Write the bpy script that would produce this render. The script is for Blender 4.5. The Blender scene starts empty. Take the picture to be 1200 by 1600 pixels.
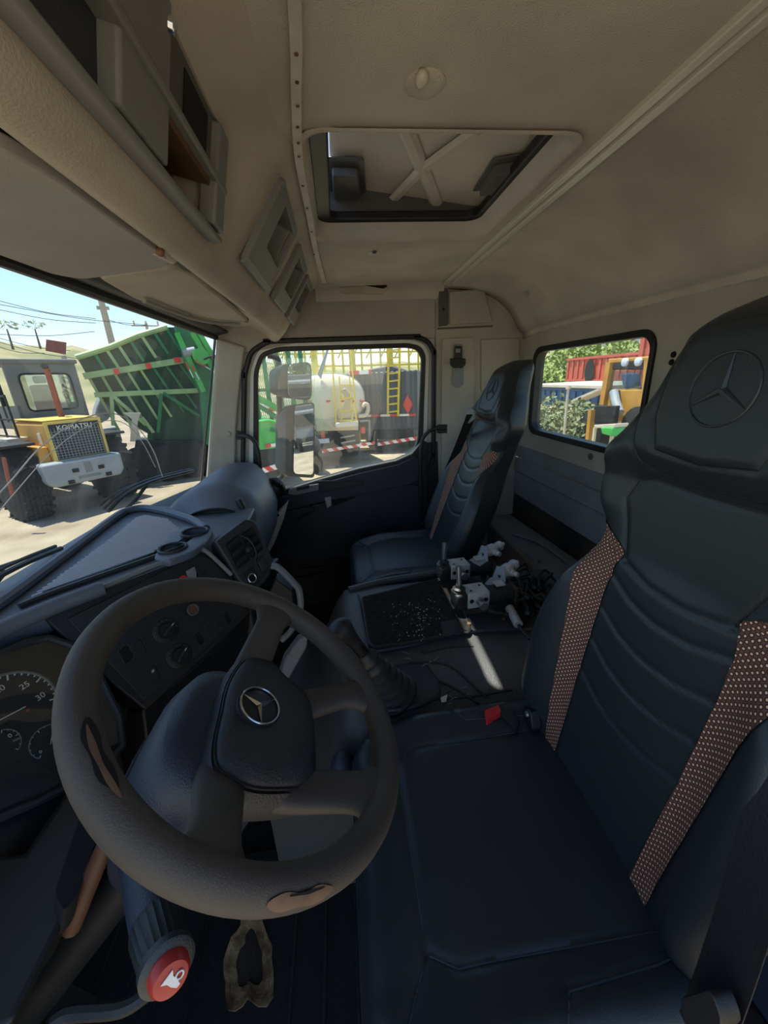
import bpy, bmesh, math, random
from mathutils import Vector, Matrix
random.seed(11)
SC = bpy.context.scene
COL = SC.collection
V = Vector
# ------------------------------------------------------------------ camera
# axes: x across the cab to the passenger door, y towards the windscreen, z up; the eye is at (-0.95, 0, 0)
F, CXP, CYP = 600.0, 600.0, 800.0
CAM = V((-0.95, 0.0, 0.0))
_L = V((-75.0, -205.0, 600.0))
_m = 0.05
_a2 = -(205*205 + 205*_m*75 + 360000) / (-75 + 205*_m)
_Y = V((_a2, (595 - _m*(_a2+75)) - 800, 600.0))
AX = _L.normalized(); AY = -_Y.normalized(); AZ = AX.cross(AY)
cam_d = bpy.data.cameras.new('camera'); cam = bpy.data.objects.new('camera', cam_d); COL.objects.link(cam)
cam_d.sensor_fit = 'VERTICAL'; cam_d.sensor_height = 36.0; cam_d.sensor_width = 27.0
cam_d.lens = F/1600*36.0; cam_d.clip_start = 0.02; cam_d.clip_end = 2000
cam.matrix_world = Matrix(((AX.x, -AX.y, -AX.z, CAM.x), (AY.x, -AY.y, -AY.z, CAM.y), (AZ.x, -AZ.y, -AZ.z, CAM.z), (0, 0, 0, 1)))
SC.camera = cam
# ------------------------------------------------------------------ sky, sun, exposure
SUN_DIR = V((0.14, 0.27, 1.11)).normalized()
world = bpy.data.worlds.new('sky'); SC.world = world; world.use_nodes = True
nt = world.node_tree; bg = nt.nodes['Background']
sky = nt.nodes.new('ShaderNodeTexSky'); sky.sky_type = 'NISHITA'; sky.sun_disc = False
sky.sun_elevation = math.radians(70); sky.sun_rotation = math.radians(25); sky.air_density = 1.0; sky.dust_density = 0.2; sky.ozone_density = 1.2
nt.links.new(sky.outputs[0], bg.inputs[0]); bg.inputs[1].default_value = 0.25
sd = bpy.data.lights.new('sun', 'SUN'); sd.energy = 8.5; sd.angle = math.radians(0.6); sd.color = (1.0, 0.95, 0.86)
so = bpy.data.objects.new('sun', sd); COL.objects.link(so); so.location = (0, 0, 30)
so.rotation_euler = SUN_DIR.to_track_quat('Z', 'Y').to_euler()
SC.view_settings.view_transform = 'Standard'; SC.view_settings.look = 'None'
SC.view_settings.gamma = 1.0; SC.view_settings.use_curve_mapping = False
SC.view_settings.exposure = 0.32

# ------------------------------------------------------------------ measuring helpers
def ray(px, py):
    c = V((px-CXP, py-CYP, F)); return V((AX.dot(c), AY.dot(c), AZ.dot(c)))
def P(px, py, x=None, y=None, z=None, pl=None):
    """world point on a known plane of the place, measured from the photograph"""
    d = ray(px, py)
    if x is not None: t = (x-CAM.x)/d.x
    elif y is not None: t = (y-CAM.y)/d.y
    elif z is not None: t = (z-CAM.z)/d.z
    else: t = (V(pl[0])-CAM).dot(V(pl[1]))/d.dot(V(pl[1]))
    return CAM + d*t
def PP(pts, **k): return [P(a, b, **k) for a, b in pts]
def lerp(a, b, t): return a+(b-a)*t
def sm(a, b, x):
    t = max(0.0, min(1.0, (x-a)/(b-a))) if a != b else float(x > a); return t*t*(3-2*t)
def interp(tab, x):
    if x <= tab[0][0]: return tab[0][1]
    for (a, va), (b, vb) in zip(tab, tab[1:]):
        if x <= b: return lerp(va, vb, (x-a)/(b-a))
    return tab[-1][1]
def spline(pts, n=8, closed=False):
    pts = [V(p) for p in pts]; out = []; m = len(pts); rng = range(m if closed else m-1)
    for i in rng:
        p1, p2 = pts[i], pts[(i+1) % m]
        p0 = pts[(i-1) % m] if closed or i > 0 else p1*2-p2
        p3 = pts[(i+2) % m] if closed or i+2 < m else p2*2-p1
        for k in range(n):
            t = k/n; out.append(0.5*((2*p1)+(p2-p0)*t+(2*p0-5*p1+4*p2-p3)*t*t+(3*p1-p0-3*p2+p3)*t**3))
    if not closed: out.append(pts[-1])
    return out
def rrect(cx, cy, hx, hy, r, n=6):
    """rounded rectangle as 2-D points, anticlockwise"""
    o = []
    for sx, sy, a0 in ((1, 1, 0), (-1, 1, 90), (-1, -1, 180), (1, -1, 270)):
        for k in range(n+1):
            a = math.radians(a0+90*k/n); o.append((cx+sx*(hx-r)+r*math.cos(a), cy+sy*(hy-r)+r*math.sin(a)))
    return o
def fillet(pts, r, n=5):
    """rounds the corners of a closed 3-D polygon"""
    pts = [V(p) for p in pts]; o = []; m = len(pts)
    for i in range(m):
        p = pts[i]; a = pts[i-1]-p; b = pts[(i+1) % m]-p
        rr = min(r if not isinstance(r, (list, tuple)) else r[i], a.length*.45, b.length*.45)
        A = p+a.normalized()*rr; B = p+b.normalized()*rr
        for k in range(n+1):
            t = k/n; o.append(A*(1-t)**2+p*2*t*(1-t)+B*t*t)
    return o
# ------------------------------------------------------------------ materials
def srgb(r, g, b):
    f = lambda c: (c/255/12.92) if c <= 10 else ((c/255+0.055)/1.055)**2.4
    return (f(r), f(g), f(b), 1.0)
MATS = {}
def mat(name, rgb, rough=0.6, metal=0.0, spec=0.5, var=0.0, vscale=8.0, bump=0.0, bscale=200.0, rgb2=None, lo=0.35, hi=0.65, detail=4.0, coat=0.0, stretch=None):
    """principled material; rgb2 blends in by a noise mask, bump is fine relief"""
    m = bpy.data.materials.new(name); m.use_nodes = True; t = m.node_tree; n = t.nodes; l = t.links
    b = n['Principled BSDF']; c = srgb(*rgb)
    b.inputs['Base Color'].default_value = c; b.inputs['Roughness'].default_value = rough
    b.inputs['Metallic'].default_value = metal; b.inputs['Specular IOR Level'].default_value = spec
    b.inputs['Coat Weight'].default_value = coat
    tc = n.new('ShaderNodeTexCoord'); src = tc.outputs['Object']
    if stretch:
        mp = n.new('ShaderNodeMapping'); mp.inputs['Scale'].default_value = stretch; l.new(src, mp.inputs[0]); src = mp.outputs[0]
    if var or rgb2:
        nz = n.new('ShaderNodeTexNoise'); nz.inputs['Scale'].default_value = vscale; nz.inputs['Detail'].default_value = detail
        l.new(src, nz.inputs['Vector'])
        cr = n.new('ShaderNodeValToRGB'); cr.color_ramp.elements[0].position = lo; cr.color_ramp.elements[1].position = hi
        if rgb2: c2 = srgb(*rgb2); cr.color_ramp.elements[0].color = c; cr.color_ramp.elements[1].color = c2
        else:
            cr.color_ramp.elements[0].color = tuple(x*(1-var) for x in c[:3])+(1,); cr.color_ramp.elements[1].color = tuple(min(1, x*(1+var)) for x in c[:3])+(1,)
        l.new(nz.outputs[0], cr.inputs[0]); l.new(cr.outputs[0], b.inputs['Base Color'])
    if bump:
        nb = n.new('ShaderNodeTexNoise'); nb.inputs['Scale'].default_value = bscale; nb.inputs['Detail'].default_value = 3.0
        l.new(src, nb.inputs['Vector'])
        bp = n.new('ShaderNodeBump'); bp.inputs['Strength'].default_value = bump; bp.inputs['Distance'].default_value = 0.004
        l.new(nb.outputs[0], bp.inputs['Height']); l.new(bp.outputs[0], b.inputs['Normal'])
    MATS[name] = m; return m
def emis(name, rgb, k):
    m = mat(name, rgb); b = m.node_tree.nodes['Principled BSDF']; b.inputs['Emission Color'].default_value = srgb(*rgb); b.inputs['Emission Strength'].default_value = k; return m
def glass_mat(name, tint, dirt=0.1, dirt_rgb=(225, 225, 215), streak=(30, 2.0, 1.0), gloss=0.05, lo=0.5, hi=0.8):
    """thin tinted pane: straight-through transmission, a faint reflection and a film of dirt"""
    m = bpy.data.materials.new(name); m.use_nodes = True; t = m.node_tree; n = t.nodes; l = t.links; n.clear()
    out = n.new('ShaderNodeOutputMaterial'); tr = n.new('ShaderNodeBsdfTransparent'); tr.inputs[0].default_value = tuple(tint)+(1,)
    gl = n.new('ShaderNodeBsdfGlossy'); gl.inputs['Roughness'].default_value = 0.02
    mx = n.new('ShaderNodeMixShader'); mx.inputs[0].default_value = gloss; l.new(tr.outputs[0], mx.inputs[1]); l.new(gl.outputs[0], mx.inputs[2])
    df = n.new('ShaderNodeBsdfTranslucent'); df.inputs[0].default_value = srgb(*dirt_rgb)
    d2 = n.new('ShaderNodeBsdfDiffuse'); d2.inputs[0].default_value = srgb(*dirt_rgb)
    md = n.new('ShaderNodeMixShader'); md.inputs[0].default_value = 0.5; l.new(df.outputs[0], md.inputs[1]); l.new(d2.outputs[0], md.inputs[2])
    tc = n.new('ShaderNodeTexCoord'); mp = n.new('ShaderNodeMapping'); mp.inputs['Scale'].default_value = streak; l.new(tc.outputs['Object'], mp.inputs[0])
    nz = n.new('ShaderNodeTexNoise'); nz.inputs['Scale'].default_value = 1.0; nz.inputs['Detail'].default_value = 6; l.new(mp.outputs[0], nz.inputs[0])
    mr = n.new('ShaderNodeMapRange'); mr.inputs[1].default_value = lo; mr.inputs[2].default_value = hi; mr.inputs[3].default_value = dirt*.25; mr.inputs[4].default_value = dirt; l.new(nz.outputs[0], mr.inputs[0])
    m2 = n.new('ShaderNodeMixShader'); l.new(mr.outputs[0], m2.inputs[0]); l.new(mx.outputs[0], m2.inputs[1]); l.new(md.outputs[0], m2.inputs[2])
    l.new(m2.outputs[0], out.inputs[0]); MATS[name] = m; return m

mat('headliner', (186, 179, 166), .95, var=.10, vscale=5, bump=.5, bscale=420, spec=.2)
mat('console_beige', (172, 163, 148), .85, var=.10, vscale=6, bump=.25, bscale=300, spec=.3)
mat('visor_grey', (152, 150, 144), .8, var=.05, bump=.15, bscale=350, spec=.3)
mat('wall_grey', (166, 161, 150), .85, var=.07, vscale=6, bump=.45, bscale=380, spec=.3)
mat('panel_grey', (118, 122, 124), .6, var=.10, vscale=9, bump=.2, bscale=350)
mat('tray_grey', (118, 119, 116), .55, var=.06, bump=.12, bscale=400)
mat('dash_blue', (88, 96, 108), .42, var=.06, bump=.25, bscale=500)
mat('dash_dark', (42, 46, 50), .45, var=.08, bump=.2, bscale=500)
mat('dash_black', (22, 25, 28), .5, bump=.1, bscale=500)
mat('panel_black', (27, 30, 33), .55)
mat('hole_black', (6, 6, 7), .9)
mat('tray_mat', (84, 92, 104), .55, var=.05, vscale=30)
mat('tray_rib', (196, 204, 214), .5)
mat('rubber', (27, 28, 29), .5, bump=.2, bscale=300)
mat('seal', (14, 15, 16), .5)
mat('white_paint', (205, 205, 200), .35, var=.04)
mat('strip_white', (190, 184, 172), .6, var=.12, vscale=14)
mat('alu', (206, 202, 190), .35, metal=.15)
mat('leather', (36, 42, 46), .40, var=.06, vscale=5, bump=.12, bscale=600, spec=.45)
mat('leather_pad', (38, 45, 52), .42, bump=.12, bscale=600)
mat('seam', (16, 19, 23), .6)
mat('seam_light', (58, 66, 74), .5)
mat('door_blue', (26, 33, 45), .5, var=.1, vscale=6, bump=.2, bscale=420)
mat('door_black', (15, 18, 23), .5, bump=.2, bscale=420)
mat('wheel_rubber', (66, 60, 54), .62, var=.10, vscale=12, bump=.25, bscale=600)
mat('wheel_hub', (46, 46, 48), .5, bump=.5, bscale=420, var=.08)
mat('wheel_worn', (104, 78, 60), .7, var=.2, vscale=30)
mat('column', (38, 44, 58), .42, bump=.3, bscale=500)
mat('chrome', (215, 218, 222), .18, metal=1.0)
mat('steel', (150, 150, 148), .35, metal=.8, var=.1, vscale=30)
mat('casting', (190, 190, 185), .45, metal=.4, var=.12, vscale=40)
mat('red', (190, 40, 42), .4)
mat('red_button', (170, 48, 42), .35)
mat('white_print_and_glint', (225, 225, 222), .6)
mat('dim_print', (120, 124, 124), .6)
mat('carpet_black', (42, 41, 39), 1.0, var=.3, vscale=60, bump=.8, bscale=500, spec=.1)
mat('floor_black', (17, 17, 17), .8, var=.3, vscale=5, bump=.4, bscale=90)
mat('tunnel', (66, 68, 68), .42, var=.12, vscale=7, bump=.3, bscale=380)
mat('rusty_foam', (168, 140, 98), .95, rgb2=(90, 66, 40), vscale=30, bump=.6, bscale=150)
mat('wood', (88, 58, 42), .6, var=.2, vscale=20, stretch=(1, 1, .2))
mat('brown_dirt', (62, 52, 40), .9, rgb2=(24, 22, 19), vscale=7, bump=.4, bscale=80)
mat('bin_blue', (44, 54, 70), .5, var=.1, vscale=8, bump=.15, bscale=300)
mat('hatch_grey', (196, 190, 178), .6, var=.06, bump=.1, bscale=300)
mat('hatch_dark', (80, 80, 79), .5)
mat('stain_brown', (98, 70, 46), .7, var=.3, vscale=12)
mat('rust_brown', (150, 96, 52), .8, var=.3, vscale=20)
mat('lamp_lens', (190, 182, 166), .4)
mat('silver_plate', (150, 152, 156), .35, metal=.3)
mat('mirror', (235, 240, 242), .02, metal=1.0)

def stripe_fabric():
    m = mat('stripe_fabric', (66, 40, 34), .8); t = m.node_tree; n = t.nodes; l = t.links; b = n['Principled BSDF']
    tc = n.new('ShaderNodeTexCoord'); sx = n.new('ShaderNodeSeparateXYZ'); l.new(tc.outputs['Object'], sx.inputs[0])
    def math_(op, a, bb=None):
        k = n.new('ShaderNodeMath'); k.operation = op
        for i, q in enumerate((a, bb)):
            if q is None: continue
            if isinstance(q, (int, float)): k.inputs[i].default_value = q
            else: l.new(q, k.inputs[i])
        return k.outputs[0]
    pit = 0.0088
    a = math_('DIVIDE', sx.outputs[0], pit); bz = math_('DIVIDE', sx.outputs[2], pit*.95)
    u = math_('ADD', a, bz); w = math_('SUBTRACT', a, bz)
    fu = math_('SUBTRACT', math_('FRACT', u), .5); fw = math_('SUBTRACT', math_('FRACT', w), .5)
    r = math_('SQRT', math_('ADD', math_('MULTIPLY', fu, fu), math_('MULTIPLY', fw, fw)))
    cr = n.new('ShaderNodeValToRGB'); e = cr.color_ramp.elements
    e[0].position = .19; e[0].color = srgb(226, 188, 158); e[1].position = .24; e[1].color = srgb(30, 20, 20)
    k = e.new(.38); k.color = srgb(46, 28, 26); k = e.new(.5); k.color = srgb(104, 66, 56)
    l.new(r, cr.inputs[0]); l.new(cr.outputs[0], b.inputs['Base Color'])
stripe_fabric()
def hatch_mat(name, c1, c2, scale, axis=(1, 0, 1)):
    """slanted two-colour bands"""
    m = mat(name, c1, .5); t = m.node_tree; n = t.nodes; l = t.links; b = n['Principled BSDF']
    tc = n.new('ShaderNodeTexCoord'); dt = n.new('ShaderNodeVectorMath'); dt.operation = 'DOT_PRODUCT'; dt.inputs[1].default_value = [a*scale for a in axis]
    l.new(tc.outputs['Object'], dt.inputs[0]); fr = n.new('ShaderNodeMath'); fr.operation = 'FRACT'; l.new(dt.outputs['Value'], fr.inputs[0])
    cr = n.new('ShaderNodeValToRGB'); cr.color_ramp.interpolation = 'CONSTANT'; cr.color_ramp.elements[0].color = srgb(*c1); cr.color_ramp.elements[1].position = .5; cr.color_ramp.elements[1].color = srgb(*c2)
    l.new(fr.outputs[0], cr.inputs[0]); l.new(cr.outputs[0], b.inputs['Base Color'])
hatch_mat('bumper_stripes', (205, 45, 45), (232, 228, 220), 3.2)
hatch_mat('reflector_tape', (205, 50, 45), (225, 225, 215), 1.6, (1, 0, 0))
glass_mat('windscreen_glass', (.64, .70, .71), dirt=.11, streak=(9, 3, 1.2), lo=.45, hi=.75)
glass_mat('door_glass', (.90, .93, .91), dirt=.11, streak=(3, 13, .7), lo=.52, hi=.80)
glass_mat('rear_glass', (.86, .90, .89), dirt=.07, streak=(6, 3, 4), lo=.4, hi=.75)
glass_mat('lens', (.9, .92, .92), dirt=.02, gloss=.06)
glass_mat('far_glass', (.75, .82, .84), dirt=.15, gloss=.15)

# ------------------------------------------------------------------ mesh helpers
ORG = {}
class MB:
    def __init__(s): s.v = []; s.f = []
    def add(s, vs, fs):
        o = len(s.v); s.v += [V(p) for p in vs]; s.f += [tuple(o+i for i in q) for q in fs]; return s
    def box(s, c, size, rot=None):
        hx, hy, hz = (k/2 for k in size); M = rot if rot is not None else Matrix.Identity(3)
        return s.add([V(c)+M @ V((a*hx, b*hy, d*hz)) for a in (-1, 1) for b in (-1, 1) for d in (-1, 1)],
                     [(0, 1, 3, 2), (4, 6, 7, 5), (0, 4, 5, 1), (2, 3, 7, 6), (0, 2, 6, 4), (1, 5, 7, 3)])
    def bar(s, a, b, w, h, up=(0, 0, 1)):
        a, b = V(a), V(b); d = (b-a); L = d.length; d = d.normalized(); u = V(up)
        if abs(d.dot(u)) > .99: u = V((1, 0, 0))
        x = d.cross(u).normalized(); z = x.cross(d)
        return s.box((a+b)/2, (L, w, h), Matrix((d, -x, z)).transposed())
    def tube(s, pts, r, n=8, closed=False, cap=True, sq=None):
        pts = [V(p) for p in pts]; m = len(pts); o = len(s.v); prev = None
        for i, p in enumerate(pts):
            t = (pts[(i+1) % m]-pts[i-1]) if closed else (pts[min(i+1, m-1)]-pts[max(i-1, 0)])
            t = t.normalized() if t.length > 1e-9 else V((0, 0, 1))
            if prev is None: u = t.cross(V((0, 0, 1)) if abs(t.z) < .9 else V((1, 0, 0))).normalized()
            else: u = (prev-t*prev.dot(t)); u = u.normalized() if u.length > 1e-6 else t.orthogonal().normalized()
            prev = u; w = t.cross(u); rr = r[i] if isinstance(r, (list, tuple)) else r
            for k in range(n):
                a = 2*math.pi*(k+.5)/n; s.v.append(p+u*(math.cos(a)*rr)+w*(math.sin(a)*rr*(sq or 1)))
        for i in range(m if closed else m-1):
            j = (i+1) % m
            for k in range(n): s.f.append((o+i*n+k, o+i*n+(k+1) % n, o+j*n+(k+1) % n, o+j*n+k))
        if cap and not closed: s.f.append(tuple(o+k for k in range(n))[::-1]); s.f.append(tuple(o+(m-1)*n+k for k in range(n)))
        return s
    def cyl(s, a, b, r, n=16, r2=None): return s.tube([a, b], [r, r if r2 is None else r2], n)
    def lathe(s, a, axis, prof, n=20):
        """prof: (distance along axis, radius)"""
        a = V(a); d = V(axis).normalized(); return s.tube_prof([(a+d*h, max(r, 1e-4)) for h, r in prof], d, n)
    def tube_prof(s, pr, d, n):
        u = d.orthogonal().normalized(); w = d.cross(u); o = len(s.v)
        for p, r in pr:
            for k in range(n): a = 2*math.pi*k/n; s.v.append(p+u*math.cos(a)*r+w*math.sin(a)*r)
        for i in range(len(pr)-1):
            for k in range(n): s.f.append((o+i*n+k, o+i*n+(k+1) % n, o+(i+1)*n+(k+1) % n, o+(i+1)*n+k))
        s.f.append(tuple(o+k for k in range(n))[::-1]); s.f.append(tuple(o+(len(pr)-1)*n+k for k in range(n)))
        return s
    def prism(s, poly, vec):
        poly = [V(p) for p in poly]; n = len(poly); vec = V(vec)
        return s.add(poly+[p+vec for p in poly], [tuple(range(n))[::-1], tuple(range(n, 2*n))]+[(i, (i+1) % n, n+(i+1) % n, n+i) for i in range(n)])
    def frame(s, outer, inner, vec):
        """ring between two loops of equal length, extruded by vec"""
        n = len(outer); vec = V(vec); o = [V(p) for p in outer]; i_ = [V(p) for p in inner]; b = len(s.v)
        s.v += o+i_+[p+vec for p in o]+[p+vec for p in i_]
        for k in range(n):
            j = (k+1) % n
            s.f += [(b+k, b+j, b+n+j, b+n+k), (b+2*n+k, b+3*n+k, b+3*n+j, b+2*n+j), (b+k, b+2*n+k, b+2*n+j, b+j), (b+n+k, b+n+j, b+3*n+j, b+3*n+k)]
        return s
    def grid(s, fn, nu, nv, cu=False):
        o = len(s.v)
        for i in range(nu+1):
            for j in range(nv+1): s.v.append(V(fn(i/nu, j/nv)))
        for i in range(nu):
            for j in range(nv): a = o+i*(nv+1)+j; s.f.append((a, a+nv+1, a+nv+2, a+1))
        return s
    def loft(s, rings, cap=True):
        n = len(rings[0]); o = len(s.v)
        for r in rings: s.v += [V(p) for p in r]
        for i in range(len(rings)-1):
            for k in range(n): s.f.append((o+i*n+k, o+i*n+(k+1) % n, o+(i+1)*n+(k+1) % n, o+(i+1)*n+k))
        if cap: s.f.append(tuple(o+k for k in range(n))[::-1]); s.f.append(tuple(o+(len(rings)-1)*n+k for k in range(n)))
        return s
    def ball(s, c, r, n=14, m=8):
        c = V(c); rx, ry, rz = (r, r, r) if isinstance(r, (int, float)) else r
        return s.loft([[c+V((rx*math.sin(math.pi*(i+.02)/(m+.04))*math.cos(2*math.pi*k/n), ry*math.sin(math.pi*(i+.02)/(m+.04))*math.sin(2*math.pi*k/n), -rz*math.cos(math.pi*(i+.02)/(m+.04)))) for k in range(n)] for i in range(m+1)])
    def xf(s, M): s.v = [M @ p for p in s.v]; return s
    def build(s, name, m, parent=None, smooth=True, bevel=0, solid=0, sub=0, ang=40, seg=2):
        if parent is not None: org = ORG.get(parent.name, V((0, 0, 0)))
        else:
            lo = [min(p[i] for p in s.v) for i in range(3)]; hi = [max(p[i] for p in s.v) for i in range(3)]
            org = V(((lo[0]+hi[0])/2, (lo[1]+hi[1])/2, lo[2]))
        me = bpy.data.meshes.new(name); me.from_pydata([p-org for p in s.v], [], s.f); me.validate()
        bm = bmesh.new(); bm.from_mesh(me); bmesh.ops.recalc_face_normals(bm, faces=bm.faces); bm.to_mesh(me); bm.free()
        me.materials.append(MATS[m]); o = bpy.data.objects.new(name, me); COL.objects.link(o)
        if parent is not None: o.parent = parent
        else: o.location = org
        ORG[o.name] = org
        if solid: k = o.modifiers.new('thick', 'SOLIDIFY'); k.thickness = solid; k.offset = 0
        if bevel: k = o.modifiers.new('bevel', 'BEVEL'); k.width = bevel; k.segments = seg; k.limit_method = 'ANGLE'; k.angle_limit = math.radians(35)
        if sub: k = o.modifiers.new('sub', 'SUBSURF'); k.levels = sub; k.render_levels = sub
        if smooth:
            for p in me.polygons: p.use_smooth = True
            try: me.set_sharp_from_angle(angle=math.radians(ang))
            except Exception: pass
        return o
def cut(o, *mbs):
    """carves closed shapes out of a mesh object, for good"""
    tmp = []
    for mb in mbs:
        me = bpy.data.meshes.new('cut'); me.from_pydata([tuple(p) for p in mb.v], [], mb.f)
        bm = bmesh.new(); bm.from_mesh(me); bmesh.ops.recalc_face_normals(bm, faces=bm.faces); bm.to_mesh(me); bm.free()
        c = bpy.data.objects.new('cut', me); COL.objects.link(c); tmp.append(c)
        k = o.modifiers.new('cut', 'BOOLEAN'); k.object = c; k.operation = 'DIFFERENCE'; k.solver = 'EXACT'
    bpy.context.view_layer.update(); dg = bpy.context.evaluated_depsgraph_get()
    me = bpy.data.meshes.new_from_object(o.evaluated_get(dg)); o.modifiers.clear(); o.data = me
    for p in me.polygons: p.use_smooth = True
    me.set_sharp_from_angle(angle=math.radians(40))
    for c in tmp: bpy.data.objects.remove(c)
    return o
def tag(o, label=None, cat=None, group=None, kind=None):
    for k, q in (('label', label), ('category', cat), ('group', group), ('kind', kind)):
        if q: o[k] = q
    return o
def thing(name, label, cat, loc=(0, 0, 0), group=None, rz=None, kind=None):
    """Empty at a thing's base. Parts are given in world coordinates unless rz is set (then local)."""
    o = bpy.data.objects.new(name, None); COL.objects.link(o); o.location = loc; o.empty_display_size = .05
    if rz is not None: o.rotation_euler = (0, 0, rz); ORG[o.name] = V((0, 0, 0))
    else: ORG[o.name] = V(loc)
    return tag(o, label, cat, group, kind)
def struct(o, label=None): o['kind'] = 'structure'; 
def text(parent, name, body, size, M, m, extrude=.0008):
    cu = bpy.data.curves.new('t', 'FONT'); cu.body = body; cu.size = size; cu.extrude = extrude; cu.align_x = 'CENTER'; cu.align_y = 'CENTER'; cu.resolution_u = 3
    t = bpy.data.objects.new('t', cu); COL.objects.link(t); bpy.context.view_layer.update()
    me = bpy.data.meshes.new_from_object(t.evaluated_get(bpy.context.evaluated_depsgraph_get()))
    bpy.data.objects.remove(t); bpy.data.curves.remove(cu)
    mb = MB(); mb.add([M @ p.co for p in me.vertices], [tuple(p.vertices) for p in me.polygons]); bpy.data.meshes.remove(me)
    return mb.build(name, m, parent, smooth=False)
def frame_mat(o, u, v):
    """matrix whose x, y are u, v and whose origin is o"""
    u = V(u).normalized(); w = u.cross(V(v)).normalized(); v = w.cross(u)
    return Matrix(((u.x, v.x, w.x, o[0]), (u.y, v.y, w.y, o[1]), (u.z, v.z, w.z, o[2]), (0, 0, 0, 1)))
# ================================================================== THE CAB SHELL
FLOOR_Z = -1.22; RX = 1.05; YR = -0.95; ZC = 0.40
fl = MB().box((0.0, .05, FLOOR_Z-.03), (2.1, 2.0, .06)).build('floor', 'floor_black', bevel=.004); struct(fl)
# bulkhead in front of the feet
wf = MB().box((0.0, .96, -.95), (2.1, .06, .54)).build('wall_front', 'floor_black'); struct(wf)
# ---- ceiling with the hatch opening
HX0, HX1, HY0, HY1 = -.125, .405, -.475, .022
hole = rrect((HX0+HX1)/2, (HY0+HY1)/2, (HX1-HX0)/2, (HY1-HY0)/2, .045)
outr = rrect(-.0, (-.535+.10)/2, 1.06, (.10+.535)/2, .002)
mb = MB().frame([(a, b, ZC) for a, b in outr], [(a, b, ZC) for a, b in hole], (0, 0, .02))
ce = mb.build('ceiling', 'headliner', smooth=False); struct(ce)
# soft lip round the opening
mb = MB(); rings = []
for dz, ins in ((-.006, -.016), (-.008, -.008), (-.004, 0), (.012, .006), (.045, .010)):
    rr = rrect((HX0+HX1)/2, (HY0+HY1)/2, (HX1-HX0)/2-ins, (HY1-HY0)/2-ins, .045-ins*.5)
    rings.append([(a, b, ZC+dz) for a, b in rr])
mb.loft(rings, cap=False).build('opening_lip', 'headliner', ce, ang=60)
# rear headliner: comes down in a cove to the rear wall
prof = spline([(0, -.535, .40), (0, -.64, .395), (0, -.74, .375), (0, -.82, .335), (0, -.875, .285), (0, -.905, .235), (0, -.93, .205), (0, -.948, .19), (0, -.952, .17)], 5)
XS = [1.05, .98, .93, .9]+[.8-.1*i for i in range(20)]
def rear_pt(i, p):
    x = XS[i]; k = sm(.90, 1.03, x)
    return V((x, lerp(p.y, max(p.y, -.945), k), p.z-.015*k))
mb = MB(); n = len(prof); o = 0
mb.v = [rear_pt(i, p) for i in range(len(XS)) for p in prof]
mb.f = [(i*n+j, (i+1)*n+j, (i+1)*n+j+1, i*n+j+1) for i in range(len(XS)-1) for j in range(n-1)]
mb.build('rear_headliner', 'headliner', ce, solid=.008)
MB().lathe(P(822, 460, y=-.80)+V((0, .0, 0)), (0, .7, -.6), [(-.01, .012), (.004, .012), (.006, .009)], 16).build('plug', 'visor_grey', ce)
# cove to the passenger side
mb = MB()
cv = [(RX+.012, .30), (RX, .345), (RX-.012, .372), (RX-.035, .392), (RX-.07, .3995), (RX-.07, .43), (RX+.012, .43)]
mb.loft([[(a, y, b) for a, b in cv] for y in (-.536, -.3, -.1, .06)]).build('side_cove', 'headliner', ce)
# roof skin above (keeps the sun off the headliner)
rs = MB().frame([(a*1.06, b, ZC+.09) for a, b in rrect(0, -.14, 1.06, .86, .02)], [(a, b, ZC+.09) for a, b in rrect((HX0+HX1)/2, (HY0+HY1)/2+.0, (HX1-HX0)/2+.012, (HY1-HY0)/2+.012, .045)], (0, 0, .02)).build('trim_9', 'white_paint', smooth=False); struct(rs)
rv = MB().grid(lambda u, v: (lerp(-1.15, 1.15, u), .70+.42*v, .50+.045*v), 6, 8).build('added_outer_visor', 'white_paint', solid=.02); struct(rv)  # unseen outer visor, added to keep the sun off the dashboard
# ---- aluminium rail across the ceiling
tr = thing('trim_2', None, None, (0, -.545, ZC), kind='structure')
MB().box((.0, -.531, ZC-.004), (2.09, .016, .012)).build('rail', 'alu', tr, bevel=.002)
MB().box((.0, -.557, ZC-.005), (2.09, .018, .014)).build('rail', 'alu', tr, bevel=.002)
MB().box((.0, -.543, ZC+.001), (2.09, .012, .008)).build('groove', 'hole_black', tr)
# bracket at the rail's end
MB().prism(PP([(686, 450), (700, 447), (700, 508), (686, 510)], x=RX-.012), (.012, 0, 0)).build('rail_bracket', 'hatch_dark', tr, bevel=.002)
MB().lathe(P(693, 483, x=RX-.012), (-1, 0, 0), [(0, .006), (.003, .005)], 10).build('bolt', 'hole_black', tr)
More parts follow.
